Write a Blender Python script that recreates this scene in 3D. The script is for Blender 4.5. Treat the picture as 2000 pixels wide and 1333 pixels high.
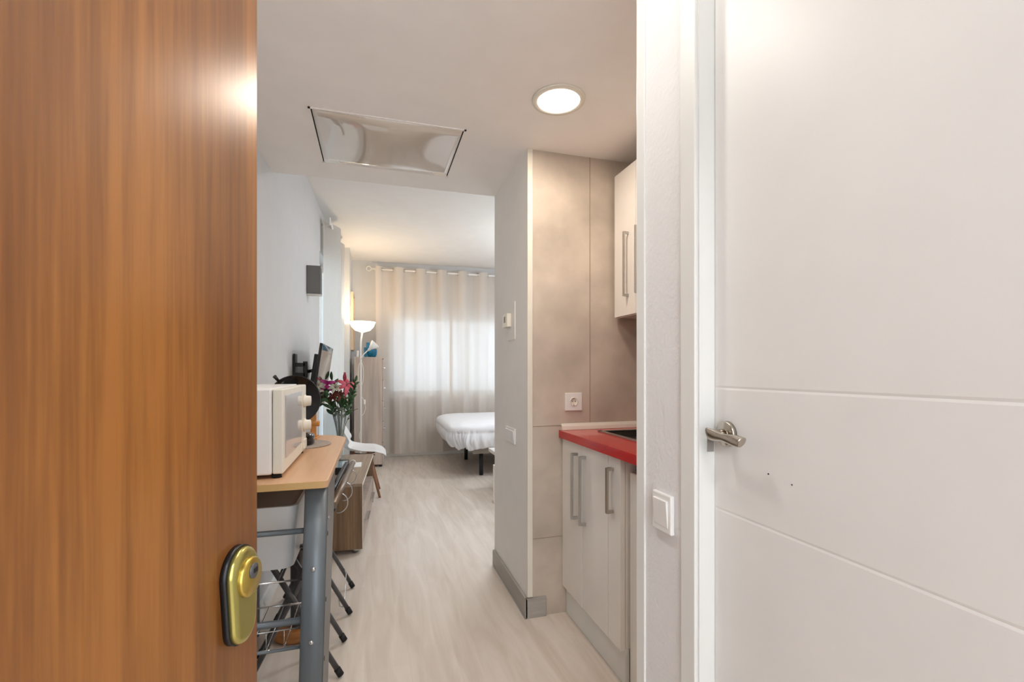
import bpy, bmesh, math, random
from mathutils import Vector, Matrix
R = math.radians
PI = math.pi
random.seed(7)
scene = bpy.context.scene
for o in list(bpy.data.objects):
    bpy.data.objects.remove(o)
col = scene.collection

# ------------------------------------------------------------ camera
cam_d = bpy.data.cameras.new('camera')
cam = bpy.data.objects.new('camera', cam_d)
col.objects.link(cam)
scene.camera = cam
cam_d.sensor_width = 36
cam_d.lens = 36 * 910 / 2000
cam_d.shift_y = 57.5 / 2000
cam_d.clip_start = 0.02
cam.location = (0, 0, 1.2)
cam.rotation_euler = (R(90), 0, -math.atan(268 / 910))

# ------------------------------------------------------------ world, exposure, lamps
w = bpy.data.worlds.new('sky'); scene.world = w
w.use_nodes = True
bg = w.node_tree.nodes['Background']
bg.inputs[0].default_value = (0.72, 0.86, 1.0, 1)
bg.inputs[1].default_value = 1.25
vs = scene.view_settings
vs.view_transform = 'Standard'; vs.look = 'None'; vs.gamma = 1
vs.exposure = 0.72
vs.use_curve_mapping = False
scene.cycles.max_bounces = 10
scene.cycles.diffuse_bounces = 6
scene.cycles.glossy_bounces = 4
scene.cycles.transmission_bounces = 8
scene.cycles.transparent_max_bounces = 12
scene.cycles.caustics_reflective = False
scene.cycles.caustics_refractive = False
scene.cycles.sample_clamp_indirect = 4.0


def area(name, loc, size, power, color, rot=(0, 0, 0), shape='DISK', sy=None, portal=False):
    d = bpy.data.lights.new(name, 'AREA')
    d.shape = shape; d.size = size
    if sy: d.size_y = sy
    d.energy = power; d.color = color
    if portal: d.cycles.is_portal = True
    o = bpy.data.objects.new(name, d); col.objects.link(o)
    o.location = loc; o.rotation_euler = rot
    return o


WARM = (1.0, 0.83, 0.67)
# daylight portals just outside the two windows
area('window_portal', (1.3, 6.93, 1.41), 2.2, 1, (1, 1, 1), (R(-90), 0, 0), 'RECTANGLE', 1.2, True)
area('window_portal', (-0.62, 5.22, 1.2), 2.4, 1, (1, 1, 1), (0, R(-90), 0), 'RECTANGLE', 1.3, True)
# lamps and added fill lights (each sits by its own fixture built below)
area('downlight_lamp', (0.70, 1.722, 2.262), 0.16, 3.5, WARM)
area('hall_fill_lamp', (0.02, 1.17, 2.262), 0.15, 2.6, (1.0, 0.97, 0.93))  # added fill out of view, brightens floor, left wall and column
area('landing_fill_lamp', (0.05, -1.0, 2.46), 0.5, 12.0, (0.93, 0.96, 1.0))  # unseen lamp added behind the camera for brightness
area('landing_fill_light', (0.10, -1.77, 1.40), 2.0, 9.5, (0.74, 0.88, 1.0), (R(90), 0, 0), 'RECTANGLE', 1.9)  # large cool fill added behind the camera, no known source
area('living_fill_lamp', (1.15, 3.70, 2.685), 0.3, 11.0, (0.90, 0.95, 1.0))  # added lamp out of view, lifts the living room floor
pl = bpy.data.lights.new('torchiere_bulb', 'POINT'); pl.energy = 11; pl.color = (1.0, 0.78, 0.52)
pl.shadow_soft_size = 0.04
plo = bpy.data.objects.new('torchiere_bulb', pl); col.objects.link(plo); plo.location = (-0.139, 5.78, 1.755)


# ------------------------------------------------------------ materials
def srgb(r, g, b):
    f = lambda c: (c / 255) / 12.92 if c / 255 <= 0.04045 else ((c / 255 + 0.055) / 1.055) ** 2.4
    return (f(r), f(g), f(b), 1)


def mat(name, c, rough=0.5, metal=0, coat=0, var=0.0, scale=8, bump=0.0, bscale=200, stretch=(1, 1, 1), c2=None, ior=1.45, spec=None):
    m = bpy.data.materials.new(name); m.use_nodes = True
    nt = m.node_tree; n = nt.nodes; l = nt.links
    p = n['Principled BSDF']
    p.inputs['Roughness'].default_value = rough
    p.inputs['Metallic'].default_value = metal
    p.inputs['Coat Weight'].default_value = coat
    p.inputs['Coat Roughness'].default_value = 0.06
    p.inputs['IOR'].default_value = ior
    if spec is not None: p.inputs['Specular IOR Level'].default_value = spec
    tc = n.new('ShaderNodeTexCoord'); mp = n.new('ShaderNodeMapping')
    mp.inputs['Scale'].default_value = stretch
    l.new(tc.outputs['Object'], mp.inputs[0])
    nz = n.new('ShaderNodeTexNoise'); nz.inputs['Scale'].default_value = scale
    nz.inputs['Detail'].default_value = 6
    l.new(mp.outputs[0], nz.inputs['Vector'])
    cr = n.new('ShaderNodeValToRGB')
    if c2 is None:
        v = 1 - (var or 0.03)
        c2 = (c[0] * v, c[1] * v, c[2] * v, 1)
    cr.color_ramp.elements[0].position = 0.32; cr.color_ramp.elements[1].position = 0.68
    cr.color_ramp.elements[0].color = c2; cr.color_ramp.elements[1].color = c
    l.new(nz.outputs[0], cr.inputs[0]); l.new(cr.outputs[0], p.inputs['Base Color'])
    if bump:
        nb = n.new('ShaderNodeTexNoise'); nb.inputs['Scale'].default_value = bscale
        nb.inputs['Detail'].default_value = 4
        b = n.new('ShaderNodeBump'); b.inputs['Strength'].default_value = bump
        b.inputs['Distance'].default_value = 0.002
        l.new(mp.outputs[0], nb.inputs['Vector']); l.new(nb.outputs[0], b.inputs['Height'])
        l.new(b.outputs[0], p.inputs['Normal'])
    return m


def wood(name, light, dark, rough=0.4, axis='Z', fine=90, coarse=9, coat=0.0, streak=0.5, mid=None):
    """grain running along the given axis"""
    m = bpy.data.materials.new(name); m.use_nodes = True
    nt = m.node_tree; n = nt.nodes; l = nt.links; p = n['Principled BSDF']
    p.inputs['Roughness'].default_value = rough
    p.inputs['Coat Weight'].default_value = coat
    p.inputs['Coat Roughness'].default_value = 0.25
    tc = n.new('ShaderNodeTexCoord')

    def noise(sc, al, det, dist=0.0):
        mp = n.new('ShaderNodeMapping')
        s = [sc, sc, sc]; s['XYZ'.index(axis)] = al
        mp.inputs['Scale'].default_value = s
        l.new(tc.outputs['Object'], mp.inputs[0])
        z = n.new('ShaderNodeTexNoise'); z.inputs['Scale'].default_value = 1
        z.inputs['Detail'].default_value = det; z.inputs['Distortion'].default_value = dist
        l.new(mp.outputs[0], z.inputs['Vector'])
        return z
    a = noise(coarse, 0.45, 4, 0.6); b = noise(fine, 1.6, 3, 0.2); g = noise(fine * 4, fine * 0.18, 2)
    def madd(x, y, k):
        q = n.new('ShaderNodeMath'); q.operation = 'MULTIPLY_ADD'
        l.new(x, q.inputs[0]); q.inputs[1].default_value = k
        if isinstance(y, float): q.inputs[2].default_value = y
        else: l.new(y, q.inputs[2])
        return q.outputs[0]
    s1 = madd(a.outputs[0], 0.0, 1 - streak)
    s2 = madd(b.outputs[0], s1, streak * 0.7)
    s3 = madd(g.outputs[0], s2, streak * 0.3)
    cr = n.new('ShaderNodeValToRGB')
    cr.color_ramp.elements[0].position = 0.38; cr.color_ramp.elements[1].position = 0.62
    cr.color_ramp.elements[0].color = dark; cr.color_ramp.elements[1].color = light
    if mid:
        e = cr.color_ramp.elements.new(0.5); e.color = mid
    l.new(s3, cr.inputs[0]); l.new(cr.outputs[0], p.inputs['Base Color'])
    bp = n.new('ShaderNodeBump'); bp.inputs['Strength'].default_value = 0.12; bp.inputs['Distance'].default_value = 0.001
    l.new(s3, bp.inputs['Height']); l.new(bp.outputs[0], p.inputs['Normal'])
    return m


def emis(name, c, s):
    m = bpy.data.materials.new(name); m.use_nodes = True
    nt = m.node_tree; p = nt.nodes['Principled BSDF']
    p.inputs['Base Color'].default_value = c
    nz = nt.nodes.new('ShaderNodeTexNoise'); nz.inputs['Scale'].default_value = 3
    mx = nt.nodes.new('ShaderNodeMixRGB'); mx.inputs[1].default_value = c
    mx.inputs[2].default_value = (c[0], c[1] * 0.98, c[2] * 0.97, 1)
    nt.links.new(nz.outputs[0], mx.inputs[0]); nt.links.new(mx.outputs[0], p.inputs['Emission Color'])
    p.inputs['Emission Strength'].default_value = s
    return m


def glass(name, c=(1, 1, 1, 1), rough=0.0, ior=1.45):
    m = bpy.data.materials.new(name); m.use_nodes = True
    p = m.node_tree.nodes['Principled BSDF']
    p.inputs['Base Color'].default_value = c; p.inputs['Roughness'].default_value = rough
    p.inputs['Transmission Weight'].default_value = 1; p.inputs['IOR'].default_value = ior
    return m


def pane_mat(name='window_glass', k=0.06, tint=(1, 1, 1, 1)):
    m = bpy.data.materials.new(name); m.use_nodes = True
    nt = m.node_tree; n = nt.nodes; l = nt.links
    for x in list(n): n.remove(x)
    o = n.new('ShaderNodeOutputMaterial'); mx = n.new('ShaderNodeMixShader'); mx.inputs[0].default_value = k
    t = n.new('ShaderNodeBsdfTransparent'); t.inputs[0].default_value = tint; g = n.new('ShaderNodeBsdfGlossy'); g.inputs['Roughness'].default_value = 0.02
    l.new(t.outputs[0], mx.inputs[1]); l.new(g.outputs[0], mx.inputs[2]); l.new(mx.outputs[0], o.inputs[0])
    return m


def curtain_mat(name, c, tr=0.55, op=0.12):
    m = bpy.data.materials.new(name); m.use_nodes = True
    nt = m.node_tree; n = nt.nodes; l = nt.links
    for x in list(n): n.remove(x)
    o = n.new('ShaderNodeOutputMaterial')
    d = n.new('ShaderNodeBsdfDiffuse'); t = n.new('ShaderNodeBsdfTranslucent'); tp = n.new('ShaderNodeBsdfTransparent')
    tc = n.new('ShaderNodeTexCoord')
    mp = n.new('ShaderNodeMapping'); mp.inputs['Scale'].default_value = (60, 60, 260)
    nz = n.new('ShaderNodeTexNoise'); nz.inputs['Scale'].default_value = 1; nz.inputs['Detail'].default_value = 2
    l.new(tc.outputs['Object'], mp.inputs[0]); l.new(mp.outputs[0], nz.inputs['Vector'])
    cr = n.new('ShaderNodeValToRGB')
    cr.color_ramp.elements[0].color = (c[0] * .9, c[1] * .9, c[2] * .9, 1); cr.color_ramp.elements[1].color = c
    l.new(nz.outputs[0], cr.inputs[0])
    l.new(cr.outputs[0], d.inputs[0]); l.new(cr.outputs[0], t.inputs[0])
    a = n.new('ShaderNodeMixShader'); a.inputs[0].default_value = tr
    b = n.new('ShaderNodeMixShader'); b.inputs[0].default_value = op
    l.new(d.outputs[0], a.inputs[1]); l.new(t.outputs[0], a.inputs[2])
    l.new(a.outputs[0], b.inputs[1]); l.new(tp.outputs[0], b.inputs[2]); l.new(b.outputs[0], o.inputs[0])
    return m


def floor_mat():
    m = bpy.data.materials.new('oak_laminate'); m.use_nodes = True
    nt = m.node_tree; n = nt.nodes; l = nt.links; p = n['Principled BSDF']
    tc = n.new('ShaderNodeTexCoord')
    mp = n.new('ShaderNodeMapping'); mp.inputs['Rotation'].default_value = (0, 0, R(90))
    mp.inputs['Location'].default_value = (0.3, 0.05, 0)
    l.new(tc.outputs['Object'], mp.inputs[0])
    br = n.new('ShaderNodeTexBrick')
    br.inputs['Scale'].default_value = 1; br.inputs['Brick Width'].default_value = 1.2
    br.inputs['Row Height'].default_value = 0.19; br.inputs['Mortar Size'].default_value = 0.0012
    br.inputs['Color1'].default_value = (0.4, 0.4, 0.4, 1); br.inputs['Color2'].default_value = (0.6, 0.6, 0.6, 1)
    br.inputs['Mortar'].default_value = (0.30, 0.30, 0.30, 1)
    br.offset = 0.37
    l.new(mp.outputs[0], br.inputs['Vector'])
    g = n.new('ShaderNodeMapping'); g.inputs['Scale'].default_value = (9, 1.0, 1)
    l.new(tc.outputs['Object'], g.inputs[0])
    nz = n.new('ShaderNodeTexNoise'); nz.inputs['Scale'].default_value = 1.6; nz.inputs['Detail'].default_value = 8
    nz.inputs['Distortion'].default_value = 1.2
    l.new(g.outputs[0], nz.inputs['Vector'])
    mx = n.new('ShaderNodeMixRGB'); mx.inputs[0].default_value = 0.35
    l.new(nz.outputs[0], mx.inputs[1]); l.new(br.outputs[0], mx.inputs[2])
    cr = n.new('ShaderNodeValToRGB')
    cr.color_ramp.elements[0].position = 0.33; cr.color_ramp.elements[1].position = 0.66
    cr.color_ramp.elements[0].color = srgb(200, 187, 173); cr.color_ramp.elements[1].color = srgb(220, 210, 200)
    l.new(mx.outputs[0], cr.inputs[0]); l.new(cr.outputs[0], p.inputs['Base Color'])
    p.inputs['Roughness'].default_value = 0.24
    b = n.new('ShaderNodeBump'); b.inputs['Strength'].default_value = 0.08; b.inputs['Distance'].default_value = 0.001
    l.new(mx.outputs[0], b.inputs['Height']); l.new(b.outputs[0], p.inputs['Normal'])
    return m


WHITE = srgb(232, 229, 225)
M = {}
M['wall'] = mat('white_wall_paint', srgb(202, 202, 202), 0.75, bump=0.05, bscale=120)
M['rough_wall'] = mat('textured_wall_paint', srgb(230, 229, 228), 0.6, bump=0.7, bscale=95)
M['ceiling'] = mat('ceiling_paint', srgb(242, 238, 234), 0.8)
M['ceiling2'] = mat('living_ceiling_paint', srgb(222, 220, 217), 0.8)
M['column'] = mat('grey_column_paint', srgb(236, 232, 227), 0.7, bump=0.2, bscale=110)
M['landing'] = mat('landing_paint', srgb(222, 222, 222), 0.8)
M['floor'] = floor_mat()
M['panel'] = mat('mottled_stone_laminate', srgb(206, 193, 178), 0.5, var=0.0, scale=4.5, c2=srgb(176, 165, 152))
M['joint'] = mat('panel_joint', srgb(150, 130, 112), 0.6)
M['skirting'] = mat('grey_skirting', srgb(172, 166, 158), 0.5, var=0.12, scale=6, stretch=(1, 1, 14))
M['white_gloss'] = mat('white_gloss_lacquer', srgb(236, 232, 226), 0.13, coat=0.5)
M['door_white'] = mat('white_door_lacquer', srgb(230, 229, 226), 0.4)
M['frame_white'] = mat('white_frame_lacquer', srgb(230, 230, 226), 0.4)
M['white_plastic'] = mat('white_plastic', srgb(235, 233, 230), 0.3)
M['cream_plastic'] = mat('cream_plastic', srgb(226, 221, 208), 0.35)
M['panel_gloss'] = mat('high_gloss_ceiling_panel', srgb(208, 198, 186), 0.04, coat=1.0, ior=1.9, bump=0.0)
M['red'] = mat('red_worktop', srgb(190, 22, 20), 0.22, coat=0.3, var=0.06, scale=30)
M['steel'] = mat('brushed_steel', srgb(190, 188, 184), 0.28, metal=1, var=0.08, scale=40, stretch=(1, 1, 8))
M['nickel'] = mat('satin_nickel', srgb(186, 178, 166), 0.22, metal=1)
M['dark_steel'] = mat('dark_sink_bowl', srgb(78, 76, 68), 0.35, metal=0.6)
M['grey_metal'] = mat('grey_painted_metal', srgb(108, 116, 122), 0.38, metal=0.3, var=0.03)
M['tube_metal'] = mat('graphite_tube', srgb(92, 92, 94), 0.35, metal=0.4)
M['wire'] = mat('chrome_wire', srgb(205, 205, 205), 0.2, metal=0.9)
M['black'] = mat('black_plastic', srgb(18, 18, 20), 0.35)
M['black_gloss'] = mat('black_gloss', srgb(14, 14, 16), 0.05, coat=0.6)
M['dark'] = mat('dark_gap', srgb(25, 23, 22), 0.8)
M['bronze_grey'] = mat('bronze_grey_tube', srgb(128, 114, 102), 0.35, metal=0.5)
M['rubber'] = mat('black_rubber', srgb(20, 20, 20), 0.6)
M['beech'] = wood('beech_laminate', srgb(216, 178, 142), srgb(200, 158, 120), 0.35, 'Y', 60, 5)
M['beech_edge'] = mat('beech_edge_band', srgb(206, 168, 112), 0.4, var=0.08)
M['pine'] = wood('pine', srgb(214, 150, 76), srgb(176, 108, 44), 0.4, 'Z', 50, 8)
M['pine_base'] = wood('varnished_pine', srgb(190, 132, 76), srgb(158, 100, 52), 0.35, 'X', 50, 8)
M['oak'] = wood('brown_oak_laminate', srgb(140, 112, 84), srgb(92, 68, 46), 0.5, 'Z', 55, 10, streak=0.55)
M['oak_top'] = wood('greyed_oak_top', srgb(160, 140, 120), srgb(124, 106, 90), 0.45, 'Y', 55, 10)
M['grey_oak'] = wood('grey_oak_laminate', srgb(190, 173, 160), srgb(148, 134, 125), 0.55, 'Z', 22, 4, streak=0.4)
M['sapele'] = wood('sapele_veneer', srgb(162, 104, 48), srgb(108, 62, 24), 0.30, 'Z', 60, 5, coat=0.3, streak=0.5, mid=srgb(132, 81, 35))
M['brass'] = mat('brass', srgb(196, 170, 84), 0.28, metal=0.85)
M['brass_pale'] = mat('pale_brass', srgb(178, 168, 96), 0.25, metal=0.8)
M['chair_white'] = mat('chair_shell', srgb(226, 226, 226), 0.35)
M['linen'] = mat('white_bed_linen', srgb(230, 231, 235), 0.8, bump=0.25, bscale=12)
M['bedbase'] = mat('bed_base_fabric', srgb(150, 142, 132), 0.85)
M['sheer'] = curtain_mat('linen_sheer', (0.88, 0.81, 0.74, 1), 0.46, 0.09)
M['sheer_grey'] = curtain_mat('linen_sheer_greenish', (0.70, 0.67, 0.62, 1), 0.35, 0.05)
M['glass'] = glass('clear_glass')
M['pane'] = pane_mat()
M['thin_glass'] = pane_mat('thin_vase_glass', 0.16, (0.88, 0.92, 0.92, 1))
M['leaf'] = mat('leaf', srgb(58, 92, 52), 0.45, var=0.4, scale=30)
M['stem'] = mat('stem', srgb(96, 84, 48), 0.6, var=0.4, scale=30)
M['pink'] = mat('pink_petal', srgb(214, 92, 110), 0.5, var=0.3, scale=50)
M['magenta'] = mat('magenta_petal', srgb(190, 48, 130), 0.5, var=0.4, scale=50)
M['ivory'] = mat('ivory_petal', srgb(205, 200, 178), 0.5, var=0.15, scale=50)
M['rust'] = mat('rust_petal', srgb(120, 58, 44), 0.5, var=0.4, scale=40)
M['teal'] = mat('teal_glaze', srgb(14, 120, 150), 0.25, var=0.5, scale=18, c2=srgb(8, 80, 120))
M['screen'] = mat('tv_screen', srgb(20, 22, 26), 0.06, coat=1.0)
M['mw_glass'] = mat('microwave_window', srgb(158, 158, 166), 0.1, coat=1.0)  # base grey lightened to carry the bright reflections
M['paper'] = mat('paper', srgb(240, 240, 238), 0.8)
M['mat_grey'] = mat('woven_placemat', srgb(165, 152, 140), 0.8, var=0.25, scale=90)
M['grey_box'] = mat('dark_grey_speaker', srgb(112, 111, 109), 0.6)
M['walnut'] = wood('chair_leg_wood', srgb(160, 116, 84), srgb(124, 84, 58), 0.45, 'Z', 60, 9)
M['picture_frame'] = mat('pale_picture_frame', srgb(214, 190, 160), 0.5)
M['bowl'] = emis('lit_lamp_bowl', (1.0, 0.86, 0.66, 1), 2.2)
M['fill_pane'] = emis('fill_glow_pane', (0.90, 0.95, 1.0, 1), 1.2)  # glow of the added fill window
M['lit'] = emis('lit_diffuser', (1.0, 0.93, 0.84, 1), 9.0)
M['lit_fill'] = emis('fill_lamp_diffuser', (1.0, 0.97, 0.93, 1), 4.0)  # diffuser of the added, unseen fill lamps


# ------------------------------------------------------------ mesh builder
class MB:
    def __init__(s):
        s.bm = bmesh.new()

    def box(s, a, b):
        x0, y0, z0 = a; x1, y1, z1 = b
        v = [s.bm.verts.new(p) for p in ((x0, y0, z0), (x1, y0, z0), (x1, y1, z0), (x0, y1, z0),
                                         (x0, y0, z1), (x1, y0, z1), (x1, y1, z1), (x0, y1, z1))]
        for f in ((3, 2, 1, 0), (4, 5, 6, 7), (0, 1, 5, 4), (1, 2, 6, 5), (2, 3, 7, 6), (3, 0, 4, 7)):
            s.bm.faces.new([v[i] for i in f])
        return s

    def prism(s, poly, axis, a, b):
        """poly = 2-D outline in the plane normal to axis; extruded a..b"""
        def P(p, t):
            q = list(p); q.insert('xyz'.index(axis), t); return q
        A = [s.bm.verts.new(P(p, a)) for p in poly]; B = [s.bm.verts.new(P(p, b)) for p in poly]
        n = len(poly)
        s.bm.faces.new(A[::-1]); s.bm.faces.new(B)
        for i in range(n):
            s.bm.faces.new((A[i], A[(i + 1) % n], B[(i + 1) % n], B[i]))
        return s

    def tube(s, pts, r, n=10, cap=True, closed=False):
        pts = [Vector(p) for p in pts]
        rs = r if isinstance(r, (list, tuple)) else [r] * len(pts)
        rings = []
        up = None
        N = len(pts)
        for i, p in enumerate(pts):
            if closed: d = (pts[(i + 1) % N] - pts[i - 1]).normalized()
            else: d = (pts[min(i + 1, N - 1)] - pts[max(i - 1, 0)]).normalized()
            if up is None:
                up = Vector((0, 0, 1)) if abs(d.z) < 0.9 else Vector((1, 0, 0))
            sd = d.cross(up).normalized(); u2 = sd.cross(d).normalized(); up = u2
            rings.append([s.bm.verts.new(p + (sd * math.cos(2 * PI * k / n) + u2 * math.sin(2 * PI * k / n)) * rs[i]) for k in range(n)])
        M_ = N if closed else N - 1
        for i in range(M_):
            a, b = rings[i], rings[(i + 1) % N]
            for k in range(n):
                f = s.bm.faces.new((a[k], a[(k + 1) % n], b[(k + 1) % n], b[k])); f.smooth = True
        if cap and not closed:
            s.bm.faces.new(rings[0][::-1]); s.bm.faces.new(rings[-1])
        return s

    def lathe(s, prof, c=(0, 0, 0), n=32, sx=1, sy=1, axis='z', smooth=True):
        """prof = (radius, height) list"""
        rings = []
        for r, z in prof:
            ring = []
            for k in range(n):
                a = 2 * PI * k / n
                x, y = r * math.cos(a) * sx, r * math.sin(a) * sy
                p = {'z': (x, y, z), 'x': (z, x, y), 'y': (x, z, y)}[axis]
                ring.append(s.bm.verts.new((c[0] + p[0], c[1] + p[1], c[2] + p[2])))
            rings.append(ring)
        for i in range(len(rings) - 1):
            a, b = rings[i], rings[i + 1]
            for k in range(n):
                f = s.bm.faces.new((a[k], a[(k + 1) % n], b[(k + 1) % n], b[k])); f.smooth = smooth
        if prof[0][0] > 1e-5: s.bm.faces.new(rings[0][::-1])
        if prof[-1][0] > 1e-5: s.bm.faces.new(rings[-1])
        return s

    def grid(s, fn, nu, nv, closed_u=False):
        V = [[s.bm.verts.new(fn(i / nu, j / nv)) for j in range(nv + 1)] for i in range(nu + (0 if closed_u else 1))]
        n = len(V)
        for i in range(nu):
            for j in range(nv):
                f = s.bm.faces.new((V[i][j], V[(i + 1) % n][j], V[(i + 1) % n][j + 1], V[i][j + 1])); f.smooth = True
        return s

    def sphere(s, c, r, sc=(1, 1, 1), seg=16):
        m = Matrix.Translation(c) @ Matrix.Diagonal((sc[0], sc[1], sc[2], 1))
        g = bmesh.ops.create_uvsphere(s.bm, u_segments=seg, v_segments=seg // 2, radius=r, matrix=m)
        for v in g['verts']:
            for f in v.link_faces: f.smooth = True
        return s


def inv_of(p):
    return (Matrix.Translation(p['base_loc']) @ Matrix.Rotation(p['base_rz'], 4, 'Z')).inverted() if 'base_loc' in p else Matrix.Identity(4)


def obj(name, mb, m, parent=None, bevel=0.0, local=False, solid=0.0, label=None, sub=0, seg=2):
    bmesh.ops.remove_doubles(mb.bm, verts=mb.bm.verts, dist=1e-6)
    bmesh.ops.recalc_face_normals(mb.bm, faces=mb.bm.faces)
    me = bpy.data.meshes.new(name); mb.bm.to_mesh(me); mb.bm.free()
    me.materials.append(M[m] if isinstance(m, str) else m)
    o = bpy.data.objects.new(name, me); col.objects.link(o)
    if parent is not None:
        o.parent = parent
        if not local and 'base_loc' in parent: o.matrix_parent_inverse = inv_of(parent)
    if solid:
        q = o.modifiers.new('thick', 'SOLIDIFY'); q.thickness = solid; q.offset = 0
    if bevel:
        q = o.modifiers.new('bevel', 'BEVEL'); q.width = bevel; q.segments = seg; q.limit_method = 'ANGLE'; q.angle_limit = R(40)
    if sub:
        q = o.modifiers.new('sub', 'SUBSURF'); q.levels = sub; q.render_levels = sub
    if label: o['label'] = label
    return o


def recenter(o):
    """put a top-level mesh's origin at the middle of its foot"""
    vs_ = [v.co for v in o.data.vertices]
    c = Vector(((min(v.x for v in vs_) + max(v.x for v in vs_)) / 2, (min(v.y for v in vs_) + max(v.y for v in vs_)) / 2, min(v.z for v in vs_)))
    for v in o.data.vertices: v.co -= c
    o.location = c
    return o


def thing(name, label, cat, loc=(0, 0, 0), rz=0.0, group=None, kind=None):
    o = bpy.data.objects.new(name, None); col.objects.link(o)
    o.empty_display_size = 0.05
    o.location = loc; o.rotation_euler = (0, 0, rz)
    if label: o['label'] = label
    if cat: o['category'] = cat
    if group: o['group'] = group
    if kind: o['kind'] = kind
    o['base_loc'] = tuple(loc); o['base_rz'] = float(rz)
    return o


def tag(o, label, cat, group=None, kind=None):
    if label: o['label'] = label
    if cat: o['category'] = cat
    if group: o['group'] = group
    if kind: o['kind'] = kind
    return recenter(o) if o.parent is None and o.type == 'MESH' and kind != 'structure' else o


def struct(name, mb, m, **k):
    o = obj(name, mb, m, **k)
    if o.parent is None: o['kind'] = 'structure'
    return o


def dup(root, loc, rz, label):
    r = root.copy(); col.objects.link(r); r.location = loc; r.rotation_euler = (0, 0, rz); r['label'] = label
    for ch in list(root.children):
        c = ch.copy(); col.objects.link(c); c.parent = r
        for g in list(ch.children):
            d = g.copy(); col.objects.link(d); d.parent = c
    return r


# ------------------------------------------------------------ the room shell
LOW, HIGH = 2.275, 2.70
def wx(y): return -0.60 + 0.0245 * y          # face of the left wall (slightly out of square)

struct('floor', MB().box((-1.4, -1.9, -0.1), (3.7, 7.0, 0)), 'floor')

def left_wall_piece(mb, y0, y1, z0, z1):
    mb.prism([(wx(y0), y0), (wx(y1), y1), (wx(y1) - 0.16, y1), (wx(y0) - 0.16, y0)], 'z', z0, z1)
WY0, WY1, WZ0, WZ1 = 4.60, 5.85, 0.08, 2.30
mb = MB()
left_wall_piece(mb, -0.18, WY0, 0, HIGH)
left_wall_piece(mb, WY0, WY1, WZ1, HIGH)
left_wall_piece(mb, WY0, WY1, 0, WZ0)
left_wall_piece(mb, WY1, 6.85, 0, HIGH)
struct('wall_left', mb, 'wall')
struct('wall_left_pier', MB().box((-0.44, 6.02, 0), (-0.295, 6.70, HIGH)), 'wall')
# far wall with its window opening
FX0, FX1, FZ0, FZ1 = 0.20, 2.40, 0.857, 1.965
mb = MB()
mb.box((-0.60, 6.70, 0), (FX0, 6.86, HIGH)).box((FX1, 6.70, 0), (3.55, 6.86, HIGH))
mb.box((FX0, 6.70, 0), (FX1, 6.86, FZ0)).box((FX0, 6.70, FZ1), (FX1, 6.86, HIGH))
struct('wall_far', mb, 'wall')
struct('wall_right', MB().box((3.40, 2.79, 0), (3.55, 6.70, HIGH)), 'wall')
# column between kitchen niche and living room
mb = MB().box((0.71, 2.153, 0), (3.40, 2.79, LOW)); mb.box((0.71, 2.153, LOW), (3.40, 2.79, HIGH))
struct('wall_column', mb, 'column')
# stone-look laminate lining the end of the kitchen niche
pt = struct('wall_kitchen_end', MB().box((0.737, 2.145, 0), (1.50, 2.152, LOW)), 'panel')
mb = MB().box((1.0405, 2.1435, 0.93), (1.043, 2.146, LOW)).box((0.737, 2.1438, 0.3785), (1.50, 2.146, 0.3805)).box((0.737, 2.1438, 0.926), (1.50, 2.146, 0.928))
obj('panel_joint', mb, 'joint', pt)
struct('wall_kitchen_back', MB().box((1.48, 0.93, 0), (1.60, 2.145, LOW)), 'panel')
struct('trim_1', MB().box((0.708, 2.138, 0.10), (0.735, 2.1525, LOW)), 'cream_plastic', bevel=0.002)
# hall right wall with the bathroom door opening
DY0, DY1, DZ = -0.035, 0.727, 2.04
mb = MB().box((0.57, 0.727, 0), (0.69, 0.926, LOW)).box((0.57, DY0, DZ), (0.69, DY1, LOW)).box((0.57, -0.18, 0), (0.69, DY0, LOW))
mb.box((0.69, 0.82, 0), (1.48, 0.926, LOW))
struct('wall_hall_right', mb, 'rough_wall')
struct('trim_2', MB().box((0.566, 0.897, 0), (0.5725, 0.929, LOW)), 'frame_white', bevel=0.0015)
# casing and jamb of the bathroom door
mb = MB()
mb.box((0.564, DY1, 0), (0.571, DY1 + 0.040, DZ + 0.045)).box((0.564, DY0 - 0.045, DZ), (0.571, DY1 + 0.040, DZ + 0.045))
mb.box((0.564, DY0 - 0.045, 0), (0.571, DY0, DZ + 0.045))
struct('trim_3', mb, 'frame_white', bevel=0.002)
mb = MB().box((0.571, DY1 - 0.004, 0), (0.66, DY1 + 0.001, DZ)).box((0.571, DY0 - 0.001, 0), (0.66, DY0 + 0.004, DZ)).box((0.571, DY0, DZ - 0.004), (0.66, DY1, DZ + 0.001))
struct('trim_4', mb, 'frame_white')

# ceilings
mb = MB().box((-0.80, -0.30, LOW), (1.60, 2.79, HIGH + 0.1))
struct('ceiling_hall', mb, 'ceiling')
struct('ceiling_living', MB().box((-0.80, 2.79, HIGH), (3.55, 6.86, HIGH + 0.1)), 'ceiling2')
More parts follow.
